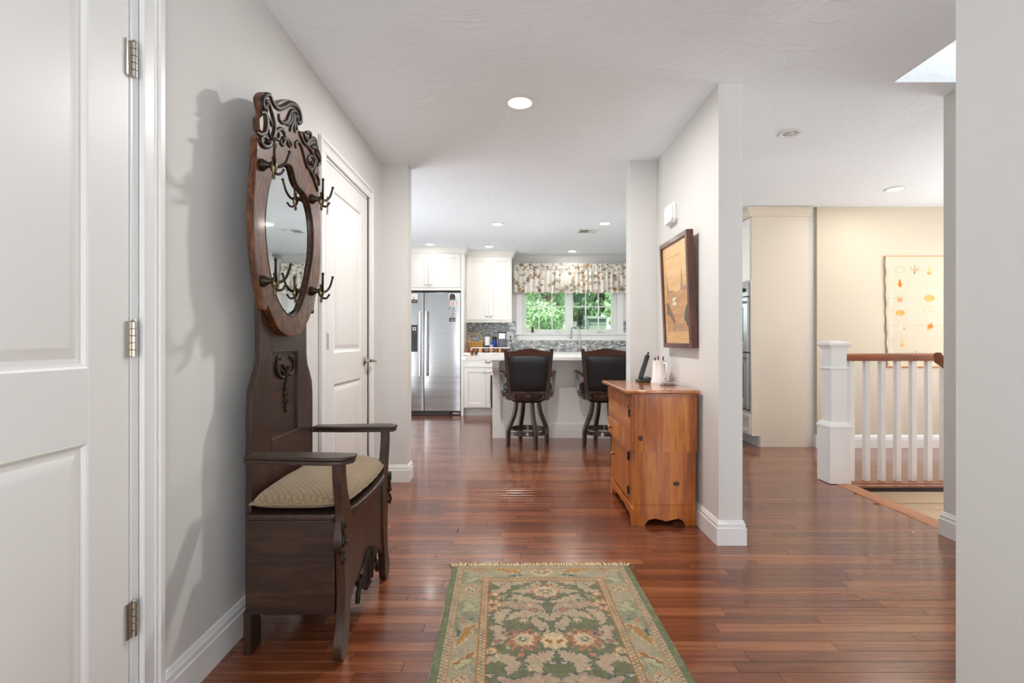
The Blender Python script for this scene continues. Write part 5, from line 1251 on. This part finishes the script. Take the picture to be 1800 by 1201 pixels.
obj('newel_cap', collar([(.0595, 1.018), (.066, 1.022), (.068, 1.034), (.078, 1.040), (.082, 1.048), (.082, 1.062), (.072, 1.070), (.02, 1.083)]), M['white'], nm, smooth=False)
rp = [(-.028, 0), (.028, 0), (.030, .008), (.024, .016), (.032, .028), (.033, .040), (.024, .053), (.010, .057), (-.010, .057), (-.024, .053), (-.033, .040), (-.032, .028), (-.024, .016), (-.030, .008)]
mb = MB(); mb.prism(rp, lambda u, v, d: (d, NC[1]+u, .927+v), NC[0]+.0595, 5.19); obj('handrail', mb, M['rail'], t, angle=50)
mb = MB(); mb.box(2.545, 5.19, 3.80, 3.92, -.026, .008); obj('shoe_rail', mb, M['shoe'], t, bevel=.006)
x = 2.597
while x < 5.1:
    mb = MB(); mb.box(x-.019, x+.019, NC[1]-.019, NC[1]+.019, .008, .93); obj('baluster', mb, M['white'], t, bevel=.002, smooth=False); x += .1185
t = thing('wall_handrail', 'dark brown wooden handrail end going down the stairs at the right', 'handrail', (2.6, 2.90, .95))
mb = MB(); mb.prism([(a*.95, b) for a, b in rp], lambda u, v, d: (d, 2.90+u, .955+v-.0*d), 2.455, 2.62); 
rr_ = [(a, b) for a, b in rp]
vs_ = [(2.46, 2.90+a, .955+b) for a, b in rr_]+[(2.47+.0, 2.90+a, .945+b-.02) for a, b in rr_]
mb = MB(); mb.prism(rp, lambda u, v, d: (d, 2.90+u, .955+v-(d-2.455)*.70), 2.455, 4.2); obj('rail_bar', mb, M['rail'], t, angle=50)
mb = MB(); mb.prism([(2.455, .962), (2.75, .962), (2.62, .855)], lambda u, v, d: (u, d, v), 2.878, 2.922) if False else None
for x in (2.75, 3.6):
    z = .955-(x-2.455)*.70; mb = MB(); mb.tube(smooth_path([(x, 2.80, z-.06), (x, 2.86, z-.055), (x, 2.90, z-.002)], 4), .007, 8); mb.lathe([(0, 0), (.025, 0), (.022, .006), (0, .006)], (x, 2.80, z-.06), 16, 'Y'); obj('rail_bracket', mb, M['nickel'], t)

# ---- printed seashell hanging on the tan wall
TX0, TX1, TZ0, TZ1 = 3.772, 4.90, .82, 1.932
NU, NV = 320, 300
gu = np.linspace(TX0, TX1, NU+1); gv = np.linspace(TZ1, TZ0, NV+1); UU, VV = np.meshgrid(gu, gv); U = UU.ravel(); V = VV.ravel()
base_c = np.array([214, 206, 188.]); col = np.tile(base_c, (U.size, 1))
lines_ = ((np.abs(((V-TZ0)/.139) % 1-.5) > .485) | (np.abs(((U-TX0)/.21) % 1-.5) > .492)); col[lines_] = (204, 195, 175)
def blot(mask, c, a=1.): 
    m = np.clip(np.asarray(mask, float), 0, 1)[:, None]*a; col[:] = col*(1-m)+np.array(c, float)*m
def loc(cx, cz, rot=0):
    x, z = U-cx, V-cz; c, s = math.cos(rot), math.sin(rot); return x*c+z*s, -x*s+z*c
def shell(kind, cx, cz, s):
    if kind == 'cone':
        x, z = loc(cx, cz); z = z/s; x = x/s; wd = np.clip((1-z)*.26, 0, .5)*np.where(z < -.8, np.clip((z+1.05)*4, 0, 1), 1); i = (np.abs(x) < wd) & (z > -1) & (z < 1)
        blot(i, (228, 206, 160)); blot(i & (np.abs(np.sin(z*14+x*3)) < .35), (202, 170, 112)); blot(i & (z < -.55), (222, 166, 112), .8)
    elif kind == 'scallop':
        x, z = loc(cx, cz); a = np.arctan2(x, z+.35*s); r = np.hypot(x, z+.35*s)/s; e = 1.15+.06*np.cos(a*11); i = (r < e) & (np.abs(a) < 1.35)
        blot(i, (236, 206, 176)); blot(i & (np.abs(np.sin(a*6.)) < .35), (222, 150, 112)); blot(i & (r < .55), (214, 140, 104), .7); blot((np.abs(x) < .55*s) & (z < -.3*s) & (z > -.75*s) & (np.abs(np.abs(x)-.3*s) < .22*s), (224, 150, 116))
    elif kind == 'cowrie':
        x, z = loc(cx, cz); e = (x/s)**2+(z/(s*.66))**2; i = e < 1
        blot(i, (226, 164, 78)); blot(i & (np.sin(x/s*19)*np.sin(z/s*19+1) > .25), (246, 222, 168)); blot((e < 1) & (e > .84), (208, 138, 58))
    elif kind == 'whelk':
        x, z = loc(cx, cz, -.25); i1 = ((x-.1*s)/(.6*s))**2+((z-.15*s)/(.5*s))**2 < 1; i2 = (z > 0) & (np.abs(x-.1*s) < (1.1*s-z)*.45); i3 = (np.abs(x+.15*s) < .38*s) & (z < .1*s) & (z > -1.0*s) & (np.abs(x+.15*s) < (z+1.15*s)*.6)
        blot(i3, (232, 196, 146)); blot(i1 | i2, (216, 148, 82)); blot((i1 | i2 | i3) & (np.abs(np.sin(z/s*8+x/s*2)) < .25), (188, 116, 62))
    elif kind == 'turban':
        x, z = loc(cx, cz, .3); i = (np.abs(x) < (1.0*s-z)*.55) & (z > -.7*s) & (z < .95*s) & ((x/(1.0*s))**2+(z/(1.0*s))**2 < 1)
        blot(i, (240, 226, 206)); blot(i & (np.abs(np.sin(z/s*9+x/s)) < .28), (150, 132, 112)); blot(i & (x > .2*s) & (z < -.2*s), (226, 158, 112), .8)
    elif kind == 'star':
        x, z = loc(cx, cz, .1); a = np.arctan2(x, z); r = np.hypot(x, z)/s; i = r < .42+.58*np.maximum(0, np.cos(2*a))**2*(.6+.4*np.cos(a))+.1*np.cos(5*a)
        blot(i, (224, 152, 74)); blot(i & (np.abs(x) < .12*s), (198, 118, 52))
    elif kind == 'coral':
        x, z = loc(cx, cz); a = np.arctan2(x, z+s); r = np.hypot(x, z+s)/s; i = (r < 1.9) & (np.abs(a) < .62*np.clip(r, .2, 1)) & ((np.abs(np.sin(a*13+np.sin(r*9)*.6)) < .5) | (r < .6)); i &= (r < 1.5+.4*np.cos(a*15))
        blot(i, (146, 132, 108)); blot((np.hypot(x, z) < .25*s), (232, 166, 112), .7)
    else:
        x, z = loc(cx, cz, .2); e = (x/s)**2+(z/(s*.7))**2; i = e < 1+.1*np.sin(np.arctan2(z, x)*9)
        blot(i, (230, 214, 188)); blot(i & (np.abs(np.sin((x+z)/s*7)) < .25), (186, 172, 146)); blot(i & (e > .85), (178, 162, 136))
pxz = lambda a, b: onY(1540+a/6.007, 440+b/6.005, YT-.01)
shells = [('clam', 248, 210, .050), ('coral', 400, 208, .062), ('cone', 552, 205, .060), ('turban', 690, 205, .05), ('star', 248, 365, .056), ('scallop', 250, 515, .048), ('cowrie', 558, 508, .056), ('cowrie', 253, 662, .050), ('turban', 268, 815, .05), ('whelk', 565, 810, .054), ('cone', 275, 965, .058), ('cone', 268, 1110, .055), ('coral', 425, 1110, .06), ('cone', 578, 1110, .055)]
pts_ = [(k, *pxz(a, b), s) for k, a, b, s in shells]
pts_ += [('clam', 4.20, 1.40, .045), ('cone', 4.52, 1.79, .058), ('scallop', 4.74, 1.79, .048), ('star', 4.50, 1.56, .05), ('whelk', 4.74, 1.58, .05), ('cowrie', 4.50, 1.32, .05), ('turban', 4.74, 1.32, .05), ('coral', 4.50, 1.08, .055), ('cone', 4.74, 1.08, .055), ('clam', 4.02, .93, .045), ('cowrie', 4.30, .93, .045), ('scallop', 4.60, .93, .045)]
for k, a, b, s in pts_: shell(k, a, b, s*.88)
col = np.clip(base_c+(col-base_c)*1.15, 0, 255)*np.array([.96, .94, .92])
mb = MB(); hem = np.clip((U-TX0)/.05, 0, 1)
Yv = YT-.012-.010*np.exp(-((U-TX0-.03)/.03)**2)*(.6+.4*np.sin(V*22))-.005*np.sin(V*3+U*2)
Xv = U+(.006*np.sin(V*2.2)+.004*np.sin(V*40))*np.exp(-((U-TX0)/.02)**2)+(.012*(TZ1-V))*(1-hem)
mb.add(list(zip(Xv, Yv, V)), [(j*(NU+1)+i, j*(NU+1)+i+1, (j+1)*(NU+1)+i+1, (j+1)*(NU+1)+i) for j in range(NV) for i in range(NU)])
M['shell_cloth'] = attrmat('printed_linen', .9, 0)
t = thing('shell_tapestry', 'cream cloth hanging printed with seashells on the tan wall', 'wall hanging', (4.3, YT-.012, TZ0))
o = obj('printed_cloth', mb, M['shell_cloth'], t, angle=180, recalc=False); print_layer(o.data, col)
s3 = o.modifiers.new('thickness', 'SOLIDIFY'); s3.thickness = .002
mb = MB(); mb.cyl((TX0-.005, YT-.012, TZ1+.002), (TX1+.005, YT-.012, TZ1+.002), .007, n=12); obj('hanging_rod', mb, M['maple'], t)
mb = MB(); mb.cyl((TX0+.012, YT-.012, TZ0+.002), (TX1, YT-.012, TZ0+.002), .008, n=12); obj('bottom_rod', mb, M['maple'], t)

# ================================================================== RUG
RW, RL = .838, 1.62; HWd = RW/2
ru = np.arange(0, 301); rv = np.arange(0, 581)
gu = -HWd+RW*ru/300; gv = RL*rv/580; UU, VV = np.meshgrid(gu, gv); U = UU.ravel(); V = VV.ravel(); AU = np.abs(U)
rn = np.random.default_rng(8)
def vnoise(u, v, f, seed):
    g = np.random.default_rng(seed).random((64, 64)); x = u*f; y_ = v*f; xi = np.floor(x).astype(int); yi = np.floor(y_).astype(int); fx = x-xi; fy_ = y_-yi
    fx = fx*fx*(3-2*fx); fy_ = fy_*fy_*(3-2*fy_)
    q = lambda a, b: g[a % 64, b % 64]
    return q(xi, yi)*(1-fx)*(1-fy_)+q(xi+1, yi)*fx*(1-fy_)+q(xi, yi+1)*(1-fx)*fy_+q(xi+1, yi+1)*fx*fy_
GREEN, TEAL, BEIGE, PINKB, CORAL, GOLD, CREAM, SAGE, RUST = (98, 102, 74), (62, 80, 80), (176, 158, 128), (166, 140, 120), (172, 114, 88), (162, 118, 66), (196, 174, 136), (148, 146, 122), (146, 94, 50)
U0, V0, AU0 = U, V, AU
wu = (vnoise(AU0+.6, V0, 62, 21)-.5)*.011+(vnoise(AU0+.6, V0, 170, 23)-.5)*.008; wv_ = (vnoise(AU0+.6, V0, 62, 22)-.5)*.011+(vnoise(AU0+.6, V0, 170, 24)-.5)*.008
col = np.tile(np.array(GREEN, float), (U.size, 1))
def paint(mask, c, a=1.): m = np.asarray(mask, float)[:, None]*a; col[:] = col*(1-m)+np.array(c, float)*m
def leaf(pts, wmax, c, oc, k=9, lob=.42, sym=True, outl=.0042, vein=None):
    """lobed acanthus leaf along a spine; u mirrored about the middle of the rug"""
    P = np.array([tuple(p)[:2] for p in smooth_path([(a, b, 0) for a, b in pts], 6)]); L = np.r_[0, np.cumsum(np.hypot(*np.diff(P, axis=0).T))]; tot = L[-1]
    x = AU if sym else U; best = np.full(x.size, 9.); tt = np.zeros(x.size); sg = np.zeros(x.size)
    for i in range(len(P)-1):
        d = P[i+1]-P[i]; ll = d@d+1e-12; q = np.clip(((x-P[i][0])*d[0]+(V-P[i][1])*d[1])/ll, 0, 1)
        dx = x-P[i][0]-q*d[0]; dy = V-P[i][1]-q*d[1]; dist = np.hypot(dx, dy); b = dist < best
        best[b] = dist[b]; tt[b] = (L[i]+q[b]*math.sqrt(ll))/tot; sg[b] = np.sign(d[0]*dy[b]-d[1]*dx[b])
    ww = wmax*np.sin(PI*np.clip(tt*.93+.05, 0, 1))**.75*(1-lob+lob*np.abs(np.sin(PI*(tt*k+.15*sg))))
    paint(best < ww+outl, oc); paint(best < ww, c)
    if vein is not None: paint((best < .0022) & (ww > .006), vein, .7)
def flower(cu_, cv, r, cols, lob=9, sym=True, ph=0):
    x = (AU if sym else U)-cu_; y_ = V-cv; d = np.hypot(x, y_); a = np.arctan2(y_, x)
    for f, c, amp in cols: paint(d < r*f*(1-amp+amp*np.cos(lob*a+ph)), c)
N1 = vnoise(AU0+.6, V0, 70, 1); N2 = vnoise(AU+.6, V, 24, 2)
BO0, BO1 = .112, .215       # distances from the far edge: main border and field start
d_side = HWd-AU; d_end = np.minimum(V+.018, RL-V+.018); dd_ = np.minimum(d_side, d_end)
def field_extra():
    for v0 in (0.0, .86):
        for a, b, q in ((.075, .205, 0), (.03, .295, 1), (.135, .27, 0), (.06, .39, 1), (.235, .43, 0), (.165, .55, 1), (.04, .525, 0), (.205, .60, 1), (.02, .72, 0), (.12, .68, 1), (.225, .78, 0)):
            leaf([(a-.014, b), (a, b+.008), (a+.016, b+.002)], .009, (BEIGE, CORAL)[q], TEAL, 3)
        for a, b in ((.10, .215), (.17, .28), (.075, .35), (.15, .44), (.06, .56), (.165, .64), (.10, .76), (.2, .68)):
            flower(a, b, .010, ((1, CREAM, .25), (.5, CORAL, .2)), 5)
# field drawing
def field():
    for v0 in (0.0, .86):
        leaf([(.018, v0+.19), (.06, v0+.155), (.12, v0+.16), (.17, v0+.185), (.235, v0+.165)], .036, BEIGE, TEAL, 8, vein=PINKB)
        leaf([(.045, v0+.175), (.06, v0+.225), (.10, v0+.25), (.14, v0+.245)], .026, BEIGE, TEAL, 6)
        leaf([(.15, v0+.165), (.17, v0+.22), (.205, v0+.245), (.235, v0+.235)], .026, BEIGE, TEAL, 6, vein=PINKB)
        flower(.0, v0+.255, .066, ((1.0, CORAL, .16), (.80, CREAM, .1), (.5, PINKB, .2), (.32, TEAL, .3), (.18, CREAM, 0)), 11)
        leaf([(.012, v0+.335), (.07, v0+.33), (.12, v0+.30), (.16, v0+.315)], .028, BEIGE, TEAL, 7, vein=PINKB)
        leaf([(.02, v0+.40), (.05, v0+.37), (.11, v0+.365), (.16, v0+.345), (.20, v0+.375)], .034, PINKB, TEAL, 8, vein=BEIGE)
        leaf([(.005, v0+.47), (.03, v0+.43), (.07, v0+.42), (.13, v0+.435), (.17, v0+.47)], .032, BEIGE, TEAL, 8, vein=PINKB)
        leaf([(.15, v0+.39), (.185, v0+.42), (.20, v0+.46), (.19, v0+.5)], .028, BEIGE, TEAL, 7)
        flower(.225, v0+.36, .052, ((1.0, CORAL, .2), (.75, CREAM, .15), (.5, CORAL, .2), (.25, TEAL, .2)), 9); flower(.215, v0+.275, .024, ((1, CORAL, .2), (.5, CREAM, .1)), 7); flower(.185, v0+.30, .018, ((1, CREAM, .2), (.5, TEAL, .1)), 6)
        flower(.10, v0+.475, .020, ((1, CREAM, .2), (.55, TEAL, .2), (.3, CREAM, 0)), 8); flower(.135, v0+.135, .022, ((1, CORAL, .2), (.5, CREAM, .2)), 7); flower(.05, v0+.125, .018, ((1, CREAM, .2), (.5, CORAL, .2)), 7); flower(.22, v0+.125, .018, ((1, CORAL, .2), (.4, CREAM, .2)), 7)
        leaf([(.02, v0+.56), (.035, v0+.51), (.06, v0+.475), (.05, v0+.44)], .026, BEIGE, TEAL, 6, vein=PINKB)
        flower(.108, v0+.595, .072, ((1.0, CORAL, .14), (.84, (150, 96, 76), .12), (.74, CORAL, .16), (.56, CREAM, .12), (.34, SAGE, .2), (.22, TEAL, .3), (.1, CREAM, 0)), 13)
        for q in range(9): flower(.108+.050*math.cos(q*.7), v0+.595+.050*math.sin(q*.7), .007, ((1, TEAL, .2),), 3)
        flower(.0, v0+.60, .052, ((1.0, CREAM, .1), (.8, (206, 180, 136), .1), (.5, CREAM, .2)), 8); flower(.02, v0+.605, .013, ((1, RUST, .3),), 2, ph=1.5)
        leaf([(.235, v0+.52), (.20, v0+.53), (.19, v0+.58), (.22, v0+.63)], .030, BEIGE, TEAL, 7, vein=PINKB); flower(.225, v0+.665, .028, ((1, CORAL, .2), (.6, CREAM, .2), (.3, TEAL, .2)), 8)
        leaf([(.01, v0+.66), (.04, v0+.69), (.08, v0+.72), (.06, v0+.78)], .034, BEIGE, TEAL, 8, vein=PINKB); leaf([(.25, v0+.72), (.19, v0+.70), (.15, v0+.73), (.17, v0+.79)], .030, BEIGE, TEAL, 8, vein=PINKB)
        leaf([(.0, v0+.82), (.06, v0+.80), (.13, v0+.83), (.2, v0+.80)], .032, PINKB, TEAL, 8, vein=BEIGE)
AU = AU0+wu; V = V0+wv_; U = U0+wu*np.sign(U0)
field()
field_extra()
gm = (np.abs(col-np.array(BEIGE)).sum(1) < 1) & (N1 > .64); col[gm] = PINKB
# main border over the field
inb = dd_ < .178; paint(inb, SAGE); paint(inb & (N2 > .55), (162, 150, 122), .8); paint(inb & (N2 < .36), (120, 122, 98), .7)
keep = col.copy()
for v0 in (0., .58, 1.16):
    uu_ = HWd-.103
    flower(uu_-.004, v0+.235, .042, ((1, (186, 140, 104), .2), (.85, GOLD, .25), (.68, CREAM, .1), (.5, TEAL, .3), (.3, CREAM, .2)), 8)
    leaf([(uu_+.02, v0+.33), (uu_, v0+.36), (uu_-.025, v0+.41)], .020, (168, 164, 128), (108, 116, 88), 6); leaf([(uu_-.03, v0+.35), (uu_+.005, v0+.385), (uu_+.03, v0+.41)], .016, (172, 166, 130), (110, 116, 90), 6)
    leaf([(uu_+.03, v0+.17), (uu_, v0+.15), (uu_-.03, v0+.12)], .016, (172, 166, 130), (112, 118, 92), 6)
    flower(uu_-.012, v0+.46, .013, ((1, TEAL, .2), (.5, SAGE, .2)), 2); leaf([(uu_+.03, v0+.45), (uu_+.012, v0+.475), (uu_+.03, v0+.49)], .008, CORAL, SAGE, 3)
    leaf([(uu_-.035, v0+.50), (uu_, v0+.54), (uu_+.02, v0+.60), (uu_+.03, v0+.63)], .022, GOLD, CREAM, 6, vein=RUST); leaf([(uu_+.035, v0+.52), (uu_+.03, v0+.555), (uu_+.04, v0+.58)], .006, TEAL, SAGE, 3)
    leaf([(uu_-.035, v0+.66), (uu_-.01, v0+.70), (uu_+.035, v0+.73)], .016, RUST, CREAM, 6)
for c_, r_, cs in ((.0, .036, ((1.5, CREAM, .1), (1.1, CORAL, .15), (.9, SAGE, .1), (.65, TEAL, .25), (.4, CREAM, .1))),): flower(c_, .065, r_, cs, 6)
leaf([(.09, .085), (.13, .06), (.18, .055), (.215, .035)], .016, GOLD, CREAM, 5); leaf([(.065, .10), (.11, .10), (.16, .105)], .006, TEAL, SAGE, 4)
flower(.305, .05, .018, ((1, CORAL, .3), (.6, CREAM, .2), (.35, RUST, .2)), 5); flower(.272, .06, .022, ((1, (166, 70, 52), .4), (.6, SAGE, .2)), 6)
paint(inb & (N1 > .72), (138, 112, 96), .35)
fm = ~inb; col[fm] = col[fm]; 
# restore the field where the border motifs spilled
sp = (~inb); col[sp] = keep[sp]; U, V, AU = U0, V0, AU0
zig = lambda s: (np.abs(((s/.018) % 1)-.5)*2)
for a, b in ((.030, .054), (.152, .174)):
    g = (dd_ >= a) & (dd_ < b); s_ = np.where(d_side < d_end, V, U+9); z_ = zig(s_)*(b-a)*.8+a+.002
    paint(g, (186, 154, 122)); paint(g & (np.abs(dd_-z_) < .0032), (84, 98, 92))
for a in (.056, .1485, .1765): paint(np.abs(dd_-a) < .0026, (156, 98, 36))
paint(dd_ < .030, (98, 106, 74)); paint((dd_ < .030) & (N1 > .6), (112, 118, 86), .6)
# end band is thinner than the side band: the far border runs to the fringe
col = col*.86+np.array([160., 146., 118.])*.14
col *= (.90+.2*rn.random(U.size))[:, None]; col *= (.93+.14*N1)[:, None]
M['rug'] = attrmat('wool_pile', .95, .15, .6, 700, .1)
ang = math.radians(1.6); rc = (.135, 2.392)
ca, sa = math.cos(ang), math.sin(ang)
def rug_xy(u, v): return (rc[0]+u*ca+v*sa*.9, rc[1]-v*ca+u*sa*.3)
rg = thing('area_rug', 'green floral oriental rug with cream fringe on the hall floor', 'rug', (.15, 1.7, 0))
edge_d = np.minimum(np.minimum(HWd-AU, V), RL-V); Zr = .008+.0035*np.clip(edge_d/.006, 0, 1)**.5+.0012*np.sin(U*19+V*7)*np.sin(V*11)+rn.random(U.size)*.0007
Xr, Yr = rug_xy(U, V)
mb = MB(); W1 = 301
mb.add(list(zip(Xr, Yr, Zr)), [(j*W1+i, (j+1)*W1+i, (j+1)*W1+i+1, j*W1+i+1) for j in range(580) for i in range(300)])
o = obj('pile', mb, M['rug'], rg, angle=180, recalc=False); print_layer(o.data, col)
mb = MB(); cs = [rug_xy(-HWd, 0), rug_xy(HWd, 0), rug_xy(HWd, RL), rug_xy(-HWd, RL)]
mb.add([(x, y, z) for z in (.0008, .0085) for x, y in cs], [(0, 1, 2, 3), (7, 6, 5, 4), (0, 4, 5, 1), (1, 5, 6, 2), (2, 6, 7, 3), (3, 7, 4, 0)]); obj('backing', mb, M['fringe'], rg, smooth=False)
mb = MB(); fr2 = random.Random(3); u = -HWd
while u < HWd:
    if not (.255 < (u+HWd)/RW*1.0 < .0): 
        L = fr2.uniform(.034, .052); sw = fr2.uniform(-.012, .012)+(-.012 if u < -HWd+.02 else (.014 if u > HWd-.02 else 0))
        p0 = rug_xy(u, .003); p1 = rug_xy(u+sw*.4, -L*.5); p2 = rug_xy(u+sw, -L)
        mb.tube([(p0[0], p0[1], .007), (p1[0], p1[1], .006+fr2.uniform(0, .004)), (p2[0], p2[1], .003)], [.0022, .0024, .0016], 5)
    u += fr2.uniform(.0032, .0052)
o = obj('fringe', mb, M['fringe'], rg); o['kind'] = 'stuff'

# ================================================================== OUTSIDE THE WINDOW
mb = MB(); mb.box(-30, 40, YB+.4, 60, -1.0, -.8)
o = struct('ground', mb, M['grass'], 'green lawn outside the kitchen window', smooth=False)
def tree(label, x, y, h, r, m, seed, n=5200, leafs=.11):
    q = np.random.default_rng(seed); t = thing('tree', label, 'tree', (x, y, -.8), 'trees outside the kitchen window')
    mb = MB(); mb.tube([(x, y, -.8), (x+.05, y, h*.4), (x, y+.1, h*.85)], [r*.10, r*.07, r*.02], 8); obj('trunk', mb, M['bark'], t)
    k = 46; a = q.uniform(0, 2*PI, k); hh = q.uniform(.02, 1, k); rad = .7*r*(1-.55*hh)*q.uniform(.4, 1., k)
    cl = np.c_[x+rad*np.cos(a), y+rad*np.sin(a), -.5+hh*h]; cr_ = r*q.uniform(.18, .27, k)
    ci = q.integers(0, k, n); d = q.normal(size=(n, 3)); d /= np.linalg.norm(d, axis=1)[:, None]; p = cl[ci]+d*(cr_[ci]*q.uniform(.55, 1.05, n))[:, None]
    u = q.normal(size=(n, 3)); u /= np.linalg.norm(u, axis=1)[:, None]; nn = d+.6*u; v = np.cross(nn, u); v /= np.linalg.norm(v, axis=1)[:, None]; u = np.cross(v, nn); u /= np.linalg.norm(u, axis=1)[:, None]
    s = leafs*q.uniform(.6, 1.3, n)[:, None]
    vs_ = np.stack([p-u*s, p+v*s*.35, p+u*s, p-v*s*.35], 1).reshape(-1, 3)
    me = bpy.data.meshes.new('foliage'); me.from_pydata(vs_.tolist(), [], [(4*i, 4*i+1, 4*i+2, 4*i+3) for i in range(n)])
    off = Vector((x, y, -.8)); me.transform(Matrix.Translation(-off))
    at = me.attributes.new('rnd', 'FLOAT', 'FACE'); at.data.foreach_set('value', np.clip(q.normal(.5, .22, n), 0, 1).tolist())
    o = link('foliage', me, M[m], t); o['kind'] = 'stuff'
tree('light green tree filling the left half of the kitchen window', .9, 13.5, 4.6, 1.6, 'leaf_light', 1, 30000, .065)
tree('darker green tree behind the shed in the right half of the kitchen window', 3.3, 20.2, 6.4, 2.4, 'leaf_dark', 2, 26000, .13)
tree('low light green shrub nearest the window on the right', 3.2, 12.4, 2.2, .8, 'leaf_light', 6, 7000, .06)
tree('green tree farther left outside the window', -1.7, 18.0, 6.0, 2.2, 'leaf_light', 5, 8000, .14)
tree('large pale tree farthest behind the other trees', 1.2, 26.0, 7.6, 2.9, 'leaf_light', 7, 14000, .22)
tree('leafy green bush just right of the pale shed', 3.45, 16.9, 3.6, .75, 'leaf_light', 12, 12000, .07)
tree('green tree farther right of the pale shed', 6.5, 15.2, 5.2, 1.8, 'leaf_dark', 8, 7000)
tree('dark tree at the far right outside', 8.4, 20.0, 6.4, 2.4, 'leaf_dark', 9, 7000, .14)
tree('low light green shrub farthest left outside', -1.9, 13.0, 2.2, 1.0, 'leaf_light', 4, 3000)
t = thing('garden_shed', 'pale sided shed between the trees outside the right window pane', 'shed', (2.62, 15.6, -.8))
mb = MB(); mb.box(2.36, 2.88, 15.4, 16.2, -.8, 1.78); obj('shed_wall', mb, M['siding'], t, smooth=False)
for i in range(16):
    z = -.8+.16*i; mb = MB(); mb.add([(2.35, 15.40, z), (2.89, 15.40, z), (2.89, 15.37, z), (2.35, 15.37, z), (2.35, 15.395, z+.16), (2.89, 15.395, z+.16)], [(0, 1, 2, 3), (3, 2, 5, 4), (0, 4, 5, 1), (0, 3, 4), (1, 5, 2)]); obj('siding_board', mb, M['siding'], t, smooth=False)
mb = MB(); xa, xb = 2.32, 2.92; mb.add([(xa, 15.25, 1.76), (xb, 15.25, 1.76), (xb, 16.3, 1.76), (xa, 16.3, 1.76), (xa, 15.25, 1.80), (xb, 15.25, 1.80), (xb, 16.3, 1.9), (xa, 16.3, 1.9)], [(3, 2, 1, 0), (4, 5, 6, 7), (0, 1, 5, 4), (1, 2, 6, 5), (2, 3, 7, 6), (3, 0, 4, 7)]); obj('shed_roof', mb, M['siding'], t, smooth=False)
